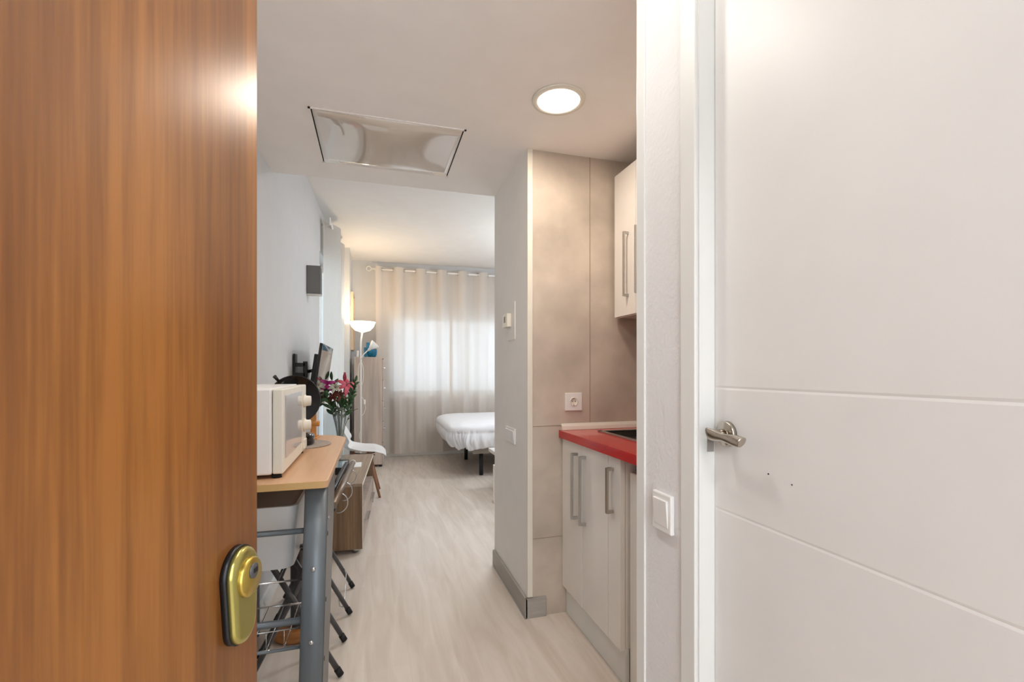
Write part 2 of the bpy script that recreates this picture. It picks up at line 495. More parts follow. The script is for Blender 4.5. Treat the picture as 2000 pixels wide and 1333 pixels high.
# entrance wall and landing behind the camera
mb = MB().box((-0.80, -0.30, 0), (-0.40, -0.18, LOW)).box((0.50, -0.30, 0), (0.80, -0.18, LOW)).box((-0.40, -0.30, 2.08), (0.50, -0.18, LOW))
struct('wall_entrance', mb, 'wall')
struct('wall_landing_back', MB().box((-1.4, -1.9, 0), (1.4, -1.8, 2.5)), 'landing')
struct('wall_landing_left', MB().box((-1.4, -1.8, 0), (-1.3, -0.30, 2.5)), 'landing')
struct('wall_landing_right', MB().box((1.3, -1.8, 0), (1.4, -0.30, 2.5)), 'landing')
struct('wall_landing_front', MB().box((-1.4, -0.32, 0), (-0.80, -0.30, 2.5)).box((0.80, -0.32, 0), (1.4, -0.30, 2.5)).box((-0.80, -0.32, 2.275), (0.80, -0.30, 2.5)), 'landing')
struct('ceiling_landing', MB().box((-1.4, -1.9, 2.5), (1.4, -0.30, 2.6)), 'landing')

wl = thing('fill_window', 'unseen glowing window added behind the camera as fill light', 'window', (0.1, -1.79, 0.45), 0, None, 'structure')  # made-up window, gives soft even fill to the hall
obj('window_pane', MB().box((-0.9, -1.798, 0.45), (1.1, -1.786, 2.35)), 'fill_pane', wl)
mb = MB().box((-0.95, -1.799, 0.40), (-0.9, -1.775, 2.40)).box((1.1, -1.799, 0.40), (1.15, -1.775, 2.40)).box((-0.9, -1.799, 0.40), (1.1, -1.775, 0.45)).box((-0.9, -1.799, 2.35), (1.1, -1.775, 2.40))
obj('window_frame', mb, 'frame_white', wl)
# skirting
mb = MB()
mb.box((0.696, 2.135, 0), (0.71, 2.79, 0.097)).box((0.696, 2.135, 0), (0.806, 2.149, 0.097))
struct('baseboard_column', mb, 'skirting', bevel=0.004)
struct('baseboard_far', MB().box((-0.29, 6.685, 0), (3.40, 6.70, 0.075)), 'frame_white', bevel=0.003)
mb = MB(); mb.prism([(wx(0.8), 0.8), (wx(4.6), 4.6), (wx(4.6) + 0.013, 4.6), (wx(0.8) + 0.013, 0.8)], 'z', 0, 0.07)
struct('baseboard_left', mb, 'frame_white')

# ------------------------------------------------------------ windows
w1 = thing('window_1', 'wide white window behind the beige sheer curtains on the far wall', 'window', (1.3, 6.80, FZ0), 0, None, 'structure')
mb = MB()
for x0, x1 in ((FX0, FX0 + .05), (1.27, 1.34), (FX1 - .05, FX1)): mb.box((x0, 6.76, FZ0), (x1, 6.82, FZ1))
mb.box((FX0, 6.76, FZ0), (FX1, 6.82, FZ0 + .05)).box((FX0, 6.76, FZ1 - .05), (FX1, 6.82, FZ1))
obj('window_frame', mb, 'frame_white', w1)
obj('window_pane', MB().box((FX0, 6.786, FZ0), (FX1, 6.790, FZ1)), 'pane', w1)
obj('window_sill', MB().box((FX0, 6.66, FZ0 - 0.02), (FX1, 6.76, FZ0)), 'frame_white', w1)
w2 = thing('window_2', 'tall white balcony window behind the curtain on the left wall', 'window', (-0.58, 5.22, WZ0), 0, None, 'structure')
mb = MB(); X0, X1 = -0.60, -0.54
for y0, y1 in ((WY0, WY0 + .05), (5.2, 5.26), (WY1 - .05, WY1)): mb.box((X0, y0, WZ0), (X1, y1, WZ1))
mb.box((X0, WY0, WZ0), (X1, WY1, WZ0 + .06)).box((X0, WY0, WZ1 - .05), (X1, WY1, WZ1))
obj('window_frame', mb, 'frame_white', w2)
obj('window_pane', MB().box((-0.574, WY0, WZ0), (-0.570, WY1, WZ1)), 'pane', w2)

# ------------------------------------------------------------ brown entrance door (swung inward)
DA = R(14.6)                       # azimuth of the leaf, from +Y towards +X
edge = Vector((-0.145, 0.668, 0)); dd = Vector((math.sin(DA), math.cos(DA), 0))
hinge = edge - dd * 0.85
# local frame: +X along the leaf from hinge, +Y into the room behind the leaf (away from the camera)
d1 = thing('door_1', 'brown vertical-grain wooden entrance door standing open at the left', 'door', tuple(hinge), PI / 2 - DA, None, 'structure')
obj('door_leaf', MB().box((0, 0, 0.008), (0.85, 0.045, 2.06)), 'sapele', d1, bevel=0.0012, local=True)
EX = 0.85 - 0.052
def oval(w, h, top, bot, n=40):
    """egg outline, wider at the top"""
    out = []
    for k in range(n):
        a = 2 * PI * k / n
        c, s_ = math.cos(a), math.sin(a)
        ww = w * (1.0 if s_ > 0 else 1 - 0.22 * s_ * s_)
        out.append((ww * c, top * s_ if s_ > 0 else bot * s_))
    return out
def capsule(w, n=24):
    # big circle above, smaller circle below, joined by gently tapering sides
    out = [(w * math.cos(PI * k / n), w * math.sin(PI * k / n)) for k in range(n + 1)]
    r2, dz = w * 0.80, w * 2.05
    out += [(-r2 * math.cos(PI * k / n), -dz - r2 * math.sin(PI * k / n)) for k in range(n + 1)]
    return out
def stack(levels, cx, cz, w=0.0290):
    mb = MB(); rings = []
    for y, inset in levels:
        rings.append([mb.bm.verts.new((cx + a, y, cz + b)) for a, b in capsule(w - inset)])
        if inset:   # keep the outline concentric with the outermost ring
            dzk = inset * 2.05
            for k, v in enumerate(rings[-1]):
                if k > 24: v.co.z -= dzk
    for i in range(len(rings) - 1):
        n = len(rings[0])
        for k in range(n):
            f = mb.bm.faces.new((rings[i][k], rings[i][(k + 1) % n], rings[i + 1][(k + 1) % n], rings[i + 1][k])); f.smooth = True
    mb.bm.faces.new(rings[0]); mb.bm.faces.new(rings[-1][::-1])
    return mb
LZ = 0.9630
obj('lock_backplate', stack([(0, -0.0016), (-0.0075, -0.0016)], EX, LZ), 'black', d1, local=True, label='black backing rim of the lock')
esc = obj('lock_escutcheon', stack([(-0.0075, 0), (-0.011, 0.0006), (-0.0140, 0.003), (-0.0152, 0.006), (-0.0157, 0.009)], EX, LZ), 'brass_pale', d1, local=True)
mb = MB().lathe([(0.0220, -0.014), (0.0225, -0.016), (0.0225, -0.0188), (0.0205, -0.021), (0.0, -0.0214)], (EX + 0.001, 0, LZ - 0.006), 40, axis='y')
cylr = obj('lock_collar', mb, 'brass', esc, label='round raised brass collar')
mb = MB().lathe([(0.0088, -0.021), (0.0088, -0.0228), (0.0, -0.0228)], (EX + 0.001, 0, LZ + 0.001), 28, axis='y')
obj('lock_cylinder', mb, 'tube_metal', esc, label='dark steel key cylinder')
obj('keyhole', MB().box((EX - 0.001, -0.0236, LZ - 0.0015), (EX + 0.0065, -0.0226, LZ + 0.0035)), 'black', esc)

# ------------------------------------------------------------ white bathroom door
d2 = thing('door_2', 'white panel door with satin lever handle in the right hall wall', 'door', (0.625, DY0, 0), 0, None, 'structure')
mb = MB()
zs = [0.01, 0.944, 0.949, 1.166, 1.171, DZ - 0.006]
y0, y1 = DY0 + 0.004, DY1 - 0.005
poly = [(0.64, zs[0]), (0.64, zs[-1]), (0.605, zs[-1]), (0.605, zs[4] + .001), (0.6057, (zs[3] + zs[4]) / 2), (0.605, zs[3] - .001),
        (0.605, zs[2] + .001), (0.6057, (zs[1] + zs[2]) / 2), (0.605, zs[1] - .001), (0.605, zs[0])]
mb.prism([(p[0], p[1]) for p in poly], 'y', y0, y1)
obj('door_leaf', mb, 'door_white', d2)
HY, HZ = 0.690, 1.087
obj('handle_rosette', MB().lathe([(0.0, 0.605), (0.0225, 0.605), (0.0225, 0.598), (0.021, 0.5965), (0.0, 0.5955)][::-1], (0, HY, HZ), 36, axis='x'), 'nickel', d2)
hd = obj('door_handle', MB().lathe([(0.009, 0.600), (0.008, 0.585), (0.0095, 0.574), (0.0095, 0.570)], (0, HY, HZ), 20, axis='x'), 'nickel', d2)
def lever(u, v):
    # flattened grip that twists along its length
    y = HY + 0.008 - u * 0.080
    k = 0.0070 + 0.0100 * (abs(u - 0.45) / 0.55) ** 1.4
    tw = R(40) - u * R(110)
    a = 2 * PI * v
    px, pz = 0.0052 * math.cos(a), k * math.sin(a)
    return (0.570 + px * math.cos(tw) - pz * math.sin(tw) * 0.5, y, HZ + px * math.sin(tw) + pz * math.cos(tw) - 0.004 * u)
mb = MB()
mb.grid(lever, 20, 16)
mb.bm.verts.ensure_lookup_table()
mb.bm.faces.new([mb.bm.verts[j] for j in range(16)]); mb.bm.faces.new([mb.bm.verts[20 * 17 + j] for j in range(16)][::-1])
obj('lever_grip', mb, 'nickel', hd)
obj('strike_plate', MB().box((0.588, DY1 - 0.0055, 1.050), (0.602, DY1 - 0.0035, 1.082)), 'steel', d2)
obj('screw_hole', MB().lathe([(0.0, 0.6045), (0.0013, 0.6045), (0.0013, 0.6052)], (0, 0.600, 1.034), 10, axis='x'), 'dark', d2)
obj('screw_hole', MB().lathe([(0.0, 0.6045), (0.0010, 0.6045), (0.0010, 0.6052)], (0, 0.556, 1.027), 10, axis='x'), 'dark', d2)


def switch_plate(name, label, x, y0, y1, z0, z1, n, cat='light switch', t=0.010):
    r = thing(name, label, cat, (x, (y0 + y1) / 2, z0))
    obj('frame', MB().box((x - t, y0, z0), (x, y1, z1)), 'white_plastic', r, bevel=0.0025)
    wy = (y1 - y0 - 0.014) / n
    for i in range(n):
        a = y0 + 0.007 + i * wy
        mb = MB().prism([(x - t - 0.001, z0 + 0.012), (x - t - 0.005, z1 - 0.012), (x - t + 0.004, z1 - 0.012), (x - t + 0.004, z0 + 0.012)], 'y', a + 0.002, a + wy - 0.002)
        obj('rocker', mb, 'white_plastic', r, bevel=0.001)
    return r
switch_plate('light_switch', 'white square rocker light switch on the textured wall beside the white door', 0.5695, 0.793, 0.857, 0.872, 0.950, 1)
switch_plate('light_switch', 'white double light switch low on the grey column wall', 0.7095, 2.335, 2.505, 0.812, 0.892, 2)

# thermostat on column
t_ = thing('thermostat', 'small white thermostat box on a tall backing plate on the grey column', 'thermostat', (0.70, 2.44, 1.36))
obj('backing_plate', MB().box((0.705, 2.345, 1.363), (0.7098, 2.475, 1.565)), 'column', t_, bevel=0.001)
hs = obj('housing', MB().box((0.680, 2.405, 1.435), (0.7045, 2.50, 1.507)), 'cream_plastic', t_, bevel=0.002)
obj('display', MB().box((0.6785, 2.440, 1.460), (0.6803, 2.462, 1.492)), 'mat_grey', hs)

# kitchen socket
s_ = thing('power_socket', 'white square power socket on the stone-look kitchen panel', 'socket', (0.95, 2.14, 1.0))
mb = MB().box((0.905, 2.136, 1.0), (0.995, 2.1448, 1.088))
fr = obj('frame', mb, 'white_plastic', s_, bevel=0.002)
obj('socket_ring', MB().lathe([(0.0215, 2.1365), (0.0215, 2.1335), (0.0185, 2.1335), (0.0175, 2.1355), (0.0, 2.1355)], (0.95, 0, 1.044), 32, axis='y'), 'cream_plastic', s_)
for dx in (-0.0075, 0.0075):
    obj('pin_hole', MB().lathe([(0.0028, 2.1352), (0.0028, 2.1358), (0, 2.1352)][::-1], (0.95 + dx, 0, 1.046), 12, axis='y'), 'dark', s_)
for sg in (-1, 1):
    obj('earth_clip', MB().box((0.947, 2.1340, 1.044 + sg * 0.017 - 0.002), (0.953, 2.1356, 1.044 + sg * 0.017 + 0.002)), 'tube_metal', s_)

# ------------------------------------------------------------ ceiling fixtures
def downlight(name, label, c, r, z, m='lit', cat='ceiling light', group=None):
    t = thing(name, label, cat, (c[0], c[1], z - 0.01), 0, group)
    obj('trim_ring', MB().lathe([(r * 0.79, z - 0.002), (r * 0.80, z - 0.008), (r * 0.98, z - 0.006), (r, z - 0.0005), (r * 0.78, z - 0.0005)], (c[0], c[1], 0), 48), 'cream_plastic', t)
    obj('diffuser', MB().lathe([(0, z - 0.005), (r * 0.79, z - 0.005), (r * 0.79, z - 0.001), (0, z - 0.001)], (c[0], c[1], 0), 48), m, t)
    return t
downlight('downlight', 'round recessed downlight glowing white in the hall ceiling by the kitchen', (0.70, 1.722), 0.106, LOW)
downlight('downlight', 'unseen fill downlight added to the hall ceiling nearer the entrance', (0.02, 1.17), 0.095, LOW)  # fixture of the added hall fill
hl = thing('ceiling_lamp', 'small round opal lamp on the hall ceiling above the entrance, out of the photo', 'ceiling light', (0.20, 0.72, LOW - 0.08))
obj('trim_ring', MB().lathe([(0.066, LOW - 0.0005), (0.068, LOW - 0.010), (0.052, LOW - 0.012), (0.052, LOW - 0.0005)], (0.20, 0.72, 0), 40), 'white_plastic', hl)
obj('diffuser', MB().lathe([(0.050, LOW - 0.004), (0.055, LOW - 0.030), (0.052, LOW - 0.052), (0.034, LOW - 0.070), (0, LOW - 0.078)], (0.20, 0.72, 0), 40), emis('lit_opal_bulb', (1.0, 0.97, 0.92, 1), 36.0), hl)
gl = thing('fill_globe', 'unseen opal globe added behind the column as living room fill light', 'fill lamp', (2.1, 4.7, 1.85))  # made-up globe out of view, added to light the living ceiling
obj('canopy', MB().lathe([(0.05, HIGH - 0.001), (0.045, HIGH - 0.02), (0.006, HIGH - 0.03)], (2.1, 4.7, 0), 24), 'white_plastic', gl)
obj('cord', MB().tube([(2.1, 4.7, HIGH - 0.025), (2.1, 4.7, 2.14)], 0.003, 8), 'white_plastic', gl)
obj('globe', MB().sphere((2.1, 4.7, 2.0), 0.15, (1, 1, 1), 32), emis('lit_fill_globe', (0.86, 0.93, 1.0, 1), 35.0), gl)
downlight('ceiling_lamp', 'unseen round fill lamp added on the living room ceiling past the soffit', (1.15, 3.70), 0.18, HIGH, 'lit_fill')  # fixture of the added living room fill
downlight('ceiling_lamp', 'unseen round fill lamp added on the landing ceiling behind the camera', (0.05, -1.0), 0.28, 2.5, 'lit_fill')  # fixture of the added landing fill

# glossy access panel in the low ceiling
ap = thing('ceiling_panel', 'glossy rectangular access panel set in the hall ceiling', 'ceiling panel', (0.06, 2.32, LOW - 0.01))
def warp(u, v):
    x = -0.247 + 0.624 * u; y = 2.062 + 0.505 * v
    return (x, y, LOW - 0.0032 - 0.012 * math.sin(PI * u) ** 1.5 * math.sin(PI * v) ** 0.35)
mb = MB().grid(warp, 30, 10)
obj('panel', mb, 'panel_gloss', ap, solid=0.004)
mb = MB().box((-0.2535, 2.068, LOW - 0.0025), (-0.2485, 2.562, LOW - 0.0003)).box((0.3785, 2.068, LOW - 0.0025), (0.3835, 2.562, LOW - 0.0003))
obj('gap', mb, 'dark', ap)
mb = MB().box((-0.262, 2.052, LOW - 0.004), (-0.2535, 2.577, LOW - 0.0003)).box((0.3835, 2.052, LOW - 0.004), (0.392, 2.577, LOW - 0.0003))
mb.box((-0.262, 2.568, LOW - 0.004), (0.392, 2.577, LOW - 0.0003)).box((-0.262, 2.052, LOW - 0.004), (0.392, 2.061, LOW - 0.0003))
obj('rim', mb, 'ceiling', ap)

# ------------------------------------------------------------ kitchen
def bar_handle(parent, x, y, z0, z1, m='steel', so=0.032, wd=0.012):
    mb = MB().box((x - so, y - wd / 2, z0), (x - so + 0.009, y + wd / 2, z1))
    mb.box((x - so + 0.009, y - wd / 2, z0), (x, y + wd / 2, z0 + 0.012)).box((x - so + 0.009, y - wd / 2, z1 - 0.012), (x, y + wd / 2, z1))
    return obj('handle', mb, m, parent, bevel=0.001)
CT = 0.905
kb = thing('base_cabinet', 'white gloss kitchen base cabinet under the red worktop with bar handles', 'cabinet', (1.2, 1.86, 0))
obj('carcass', MB().box((0.9125, 1.575, 0.14), (1.478, 2.143, CT - 0.037)), 'white_gloss', kb)
obj('plinth', MB().box((0.912, 1.575, 0.001), (0.93, 2.143, 0.139)), 'frame_white', kb)
for a, b, hy, z0, z1, hm in ((1.915, 2.141, 1.962, 0.520, 0.822, 'steel'), (1.672, 1.911, 1.876, 0.518, 0.822, 'steel'), (1.573, 1.668, 1.628, 0.645, 0.822, 'nickel')):
    d = obj('door', MB().box((0.890, a, 0.137), (0.911, b, CT - 0.042)), 'white_gloss', kb, bevel=0.0015)
    bar_handle(d, 0.890, hy, z0, z1, hm)
fr = thing('fridge', 'white under-counter fridge with grey grip strip beside the base cabinet', 'fridge', (1.2, 1.25, 0))
obj('body', MB().box((0.975, 0.975, 0.02), (1.47, 1.565, CT - 0.045)), 'white_plastic', fr)
obj('door', MB().box((0.925, 0.975, 0.02), (0.970, 1.565, 0.815)), 'white_gloss', fr, bevel=0.004)
obj('grip_strip', MB().box((0.935, 0.975, 0.822), (0.972, 1.545, 0.855)), 'tube_metal', fr, bevel=0.004, label='dark grey grip strip')
wt = thing('worktop', 'bright red kitchen worktop with an inset sink', 'worktop', (1.18, 1.55, CT - 0.036))
SX0, SX1, SY0, SY1 = 1.035, 1.415, 1.40, 2.05
mb = MB()
z0, z1 = CT - 0.036, CT
mb.box((0.872, 0.935, z0), (SX0 + .015, 2.142, z1)).box((SX1 - .015, 0.935, z0), (1.479, 2.142, z1))
mb.box((SX0 + .015, 0.935, z0), (SX1 - .015, SY0 + .015, z1)).box((SX0 + .015, SY1 - .015, z0), (SX1 - .015, 2.142, z1))
obj('slab', mb, 'red', wt)
sk = thing('kitchen_sink', 'steel-rimmed dark sink let into the red worktop', 'sink', (1.22, 1.72, CT))
mb = MB()
t = 0.0045
mb.box((SX0, SY0, CT), (SX0 + .022, SY1, CT + t)).box((SX1 - .022, SY0, CT), (SX1, SY1, CT + t))
mb.box((SX0, SY0, CT), (SX1, SY0 + .022, CT + t)).box((SX0, SY1 - .022, CT), (SX1, SY1, CT + t))
obj('rim', mb, 'steel', sk, bevel=0.0015)
mb = MB()
a, b, c_, d_ = SX0 + .018, SX1 - .018, SY0 + .018, SY1 - .018
mb.box((a, c_, 0.872), (b, d_, 0.875)).box((a, c_, 0.875), (a + .002, d_, CT)).box((b - .002, c_, 0.875), (b, d_, CT)).box((a, c_, 0.875), (b, c_ + .002, CT)).box((a, d_ - .002, 0.875), (b, d_, CT))
obj('bowl', mb, 'dark_steel', sk)
mb = MB()
prof = [(2.1435, CT), (2.1435, CT + 0.032), (2.138, CT + 0.032), (2.130, CT + 0.018), (2.126, CT + 0.001)]
mb.prism([(p[0], p[1]) for p in prof], 'x', 0.884, 1.478)
tag(obj('upstand', mb, 'cream_plastic'), 'cream sealing strip along the back of the red worktop under the socket', 'sealing strip')
uc = thing('wall_cabinet', 'white gloss wall cabinet high above the sink', 'cabinet', (1.32, 1.55, 1.465))
obj('carcass', MB().box((1.187, 0.96, 1.465), (1.478, 2.12, 2.175)), 'white_gloss', uc)
for a, b, hy in ((1.925, 2.12, 1.985), (1.60, 1.921, 1.880), (1.28, 1.597, 1.34), (0.96, 1.277, 1.22)):
    d = obj('door', MB().box((1.166, a, 1.467), (1.186, b, 2.182)), 'white_gloss', uc, bevel=0.0015)
    bar_handle(d, 1.166, hy, 1.555, 1.865, 'steel', 0.03, 0.008)

# ------------------------------------------------------------ trolley table on the left
TZ = 0.87
tr = thing('trolley_table', 'beech-topped breakfast trolley with broad grey metal legs, right behind the brown door', 'table', (-0.34, 1.96, 0))
def rounded_rect(x0, y0, x1, y1, r, corners):
    out = []
    for cx, cy, a0, key in ((x1, y0, -90, 'br'), (x1, y1, 0, 'tr'), (x0, y1, 90, 'tl'), (x0, y0, 180, 'bl')):
        rr = r.get(key, 0)
        if rr == 0: out.append((cx, cy)); continue
        ccx = cx - rr if cx == x1 else cx + rr; ccy = cy - rr if cy == y1 else cy + rr
        for k in range(9):
            a = R(a0 + 90 * k / 8); out.append((ccx + rr * math.cos(a), ccy + rr * math.sin(a)))
    return out
TX0, TX1, TY0, TY1 = -0.545, -0.135, 1.495, 2.56
top = obj('tabletop', MB().prism(rounded_rect(TX0, TY0, TX1, TY1, {'br': 0.012, 'tr': 0.16}, 0), 'z', TZ - 0.022, TZ), 'beech', tr, bevel=0.002)
def strip_path(mb, pts, z0, z1, t):
    mb.prism(pts + [(p[0] + t * 0.7, p[1] + (t if p[1] > 2 else -t) * 0.7) for p in pts[::-1]], 'z', z0, z1)
edge_pts = rounded_rect(TX0, TY0, TX1, TY1, {'br': 0.012, 'tr': 0.16}, 0)
mb = MB(); mb.box((TX0, TY0 - 0.0012, TZ - 0.0215), (TX1 - 0.010, TY0 + 0.001, TZ - 0.0015))
obj('edge_band', mb, 'beech_edge', top)
def leg_post(name, yb, yt):
    # broad rounded extrusion; foot splays toward the near end
    mb = MB()
    prof = []
    for k in range(13):
        a = R(200 + 140 * k / 12)     # bulging face toward -Y
        prof.append((0.034 * math.cos(a), 0.020 * math.sin(a)))
    prof += [(0.034, 0.012), (-0.034, 0.012)]
    A = [mb.bm.verts.new((-0.186 + p[0], yb + p[1], 0.012)) for p in prof]
    B = [mb.bm.verts.new((-0.172 + p[0], yt + p[1], TZ - 0.024)) for p in prof]
    n = len(prof)
    for i in range(n):
        f = mb.bm.faces.new((A[i], A[(i + 1) % n], B[(i + 1) % n], B[i])); f.smooth = i < 12
    mb.bm.faces.new(A); mb.bm.faces.new(B[::-1])
    o = obj('leg', mb, 'grey_metal', tr)
    # flat side flange with screw holes
    mb = MB()
    A = [mb.bm.verts.new(p) for p in ((-0.152, yb - 0.004, 0.012), (-0.152, yb + 0.17, 0.012), (-0.138, yt + 0.26, TZ - 0.024), (-0.138, yt - 0.004, TZ - 0.024))]
    Bv = [mb.bm.verts.new((v.co.x - 0.004, v.co.y, v.co.z)) for v in A]
    mb.bm.faces.new(A); mb.bm.faces.new(Bv[::-1])
    for i in range(4): mb.bm.faces.new((A[i], A[(i + 1) % 4], Bv[(i + 1) % 4], Bv[i]))
    obj('side_flange', mb, 'tube_metal', o)
    for z in (0.606, 0.40):
        k = (z - 0.012) / (TZ - 0.036)
        obj('screw', MB().lathe([(0.0068, 0), (0.0068, -0.003), (0.004, -0.005), (0, -0.005)], (-0.186 + 0.014 * k, yb + (yt - yb) * k - 0.0195, z), 16, axis='y'), 'wire', o)
    for z in (0.74,):
        k = (z - 0.012) / (TZ - 0.036)
        obj('screw', MB().lathe([(0.0062, 0), (0.0062, 0.002), (0.003, 0.0035), (0, 0.0035)], (-0.152 + 0.014 * k, yb + (yt - yb) * k + 0.03, z), 16, axis='x'), 'wire', o)
    for z in (0.695, 0.50, 0.33):
        k = (z - 0.012) / (TZ - 0.036)
        obj('hole', MB().lathe([(0.007, 0), (0.007, 0.0012), (0, 0.0012)], (-0.152 + 0.014 * k - 0.0002, yb + (yt - yb) * k + 0.018, z), 16, axis='x'), 'dark', o)
    return o
leg_post('near', 1.46, 1.545)
leg_post('far', 2.40, 2.32).location.x = -0.075
# legs against the wall
for yb in (1.53, 2.34):
    obj('leg', MB().box((-0.540, yb - 0.012, 0.0), (-0.50, yb + 0.012, TZ - 0.022)), 'grey_metal', tr, bevel=0.004)
for z, y, r_ in ((0.712, 1.54, 0.0085), (0.452, 1.515, 0.0100), (0.375, 1.51, 0.0045), (0.575, 1.80, 0.008)):
    obj('rail', MB().tube([(-0.535, y, z), (-0.19, y, z)], r_, 14), 'grey_metal' if z != 0.575 else 'tube_metal', tr)
# long side rail with its bright end cap and coat wires
RA, RB = Vector((-0.147, 1.82, 0.705)), Vector((-0.115, 2.70, 0.694))
tu = obj('side_rail', MB().tube([RA, RB], 0.0135, 16), 'bronze_grey', tr, label='long bronze-grey tube rail')
obj('side_rail_shade', MB().tube([RA + Vector((-0.030, 0, 0.004)), RB + Vector((-0.030, -0.05, 0.004))], 0.012, 10), 'black', tu)  # black tube stands in for the shadow along the rail
obj('end_cap', MB().sphere(tuple(RB), 0.0155, (1, 0.5, 1)), 'white_plastic', tu)
for yc, r in ((1.94, 0.037), (2.13, 0.038), (2.43, 0.034)):
    c_ = RA.lerp(RB, (yc - RA.y) / (RB.y - RA.y))
    pts = [(c_.x + 0.004 + r * math.cos(R(a)), yc, c_.z - 0.022 + r * 1.05 * math.sin(R(a))) for a in range(70, -110, -12)]
    obj('wire_loop', MB().tube(pts, 0.0022, 8), 'wire', tu)
# wire shelves
def wire_shelf(z, y0, y1, zb, n=7):
    mb = MB()
    for y in (y0, y1): mb.tube([(-0.525, y, z), (-0.205, y, z)], 0.003, 8)
    for x in (-0.525, -0.205): mb.tube([(x, y0, z), (x, y1, z)], 0.003, 8)
    for k in range(n):
        x = -0.50 + 0.29 * k / (n - 1)
        mb.tube([(x, y0, z), (x, y1, z)], 0.0014, 6)
        mb.tube([(x, y0, z), (x, y0, z + zb)], 0.0014, 6)
    mb.tube([(-0.525, y0, z + zb), (-0.205, y0, z + zb)], 0.0018, 6)
    return mb
obj('wire_shelf', wire_shelf(0.373, 1.52, 1.80, 0.055), 'wire', tr)
obj('wire_shelf', wire_shelf(0.556, 1.56, 2.02, 0.0, 5), 'wire', tr)

# white box on the upper shelf
wb = thing('storage_box', 'white plastic storage box on the wire shelf under the trolley top', 'box', (-0.38, 1.78, 0.559))
bx = rounded_rect(-0.520, 1.63, -0.238, 1.93, {'br': 0.03, 'tr': 0.03, 'tl': 0.02, 'bl': 0.02}, 0)
bb = rounded_rect(-0.510, 1.65, -0.256, 1.91, {'br': 0.035, 'tr': 0.03, 'tl': 0.02, 'bl': 0.02}, 0)
mb = MB(); n = len(bx)
A = [mb.bm.verts.new((p[0], p[1], 0.5595)) for p in bb]; B = [mb.bm.verts.new((p[0], p[1], 0.765)) for p in bx]
for i in range(n): mb.bm.faces.new((A[i], A[(i + 1) % n], B[(i + 1) % n], B[i]))
mb.bm.faces.new(A[::-1])
bi = rounded_rect(-0.510, 1.64, -0.248, 1.92, {'br': 0.026, 'tr': 0.026, 'tl': 0.016, 'bl': 0.016}, 0)
C1 = [mb.bm.verts.new((p[0], p[1], 0.765)) for p in bi]; C2 = [mb.bm.verts.new((p[0], p[1], 0.750)) for p in bi]
for i in range(n):
    mb.bm.faces.new((B[i], B[(i + 1) % n], C1[(i + 1) % n], C1[i])); mb.bm.faces.new((C1[i], C1[(i + 1) % n], C2[(i + 1) % n], C2[i]))
mb.bm.faces.new(C2)
obj('box_body', mb, 'white_plastic', wb)
obj('lid', MB().prism(rounded_rect(-0.508, 1.642, -0.250, 1.918, {'br': 0.024, 'tr': 0.024}, 0), 'z', 0.7505, 0.757), mat('taupe_plastic', srgb(150, 138, 126), 0.4), wb, label='taupe lid')

# ------------------------------------------------------------ folding stools
def folding_stool(label, loc, wdt):
    st = thing('folding_stool', label, 'folding stool', loc, 0, 'folding stools beneath the trolley table')
    x0, x1 = 0.0, -0.385
    def leg(y, a, b):
        l_ = obj('leg', MB().tube([(a[0], y, a[1]), (b[0], y, b[1])], 0.0105, 14), 'tube_metal', st, local=True)
        d = (Vector((b[0], y, b[1])) - Vector((a[0], y, a[1]))).normalized()
        p0 = Vector((a[0], y, a[1])) - d * 0.002
        obj('rubber_foot', MB().tube([p0 - d * 0.004, p0 + d * 0.026], 0.0128, 14), 'rubber', l_, local=True)
    for y in (0, wdt): leg(y, (0.0, 0.014), (-0.262, 0.500))
    for y in (0.028, wdt - 0.028): leg(y, (-0.330, 0.014), (-0.085, 0.500))
    for p, q in (((-0.262, 0, 0.50), (-0.262, wdt, 0.50)), ((-0.085, 0.028, 0.50), (-0.085, wdt - 0.028, 0.50)), ((-0.215, 0.0, 0.412), (-0.215, wdt, 0.412))):
        obj('cross_bar', MB().tube([p, q], 0.009, 12), 'tube_metal', st, local=True)
    
    obj('seat', MB().prism(rounded_rect(-0.285, 0.0, -0.065, wdt, dict(br=.03, tr=.03, tl=.03, bl=.03), 0), 'z', 0.508, 0.532), 'black', st, bevel=0.006, local=True)
    return st
st1 = folding_stool('black-seated grey folding stool nearer the camera, feet with black rubber caps', (-0.130, 1.937, 0), 0.243)
st2 = folding_stool('grey folding stool further back, nearer the oak TV bench', (-0.118, 2.416, 0), 0.290)
# loose wire brace hooked on the far stool legs
mb = MB().tube([(-0.166, 2.706, 0.115), (-0.158, 2.69, 0.118), (-0.148, 2.66, 0.105), (-0.146, 2.50, 0.055), (-0.150, 2.425, 0.040), (-0.165, 2.416, 0.050), (-0.170, 2.418, 0.105)], 0.0022, 8)
br_ = obj('wire_brace', mb, 'wire', st2)

# round wooden-based pedestal behind the trolley
pd = thing('pedestal_stand', 'grey column on a round varnished wooden base, on the floor under the trolley', 'pedestal', (-0.335, 2.325, 0))
obj('base', MB().lathe([(0.0, 0.001), (0.100, 0.001), (0.112, 0.010), (0.112, 0.020), (0.100, 0.032), (0, 0.034)], (-0.335, 2.325, 0), 48), 'pine_base', pd)
obj('column', MB().lathe([(0.036, 0.034), (0.034, 0.045), (0.034, 0.40), (0.0, 0.40)], (-0.335, 2.325, 0), 32), 'tube_metal', pd)

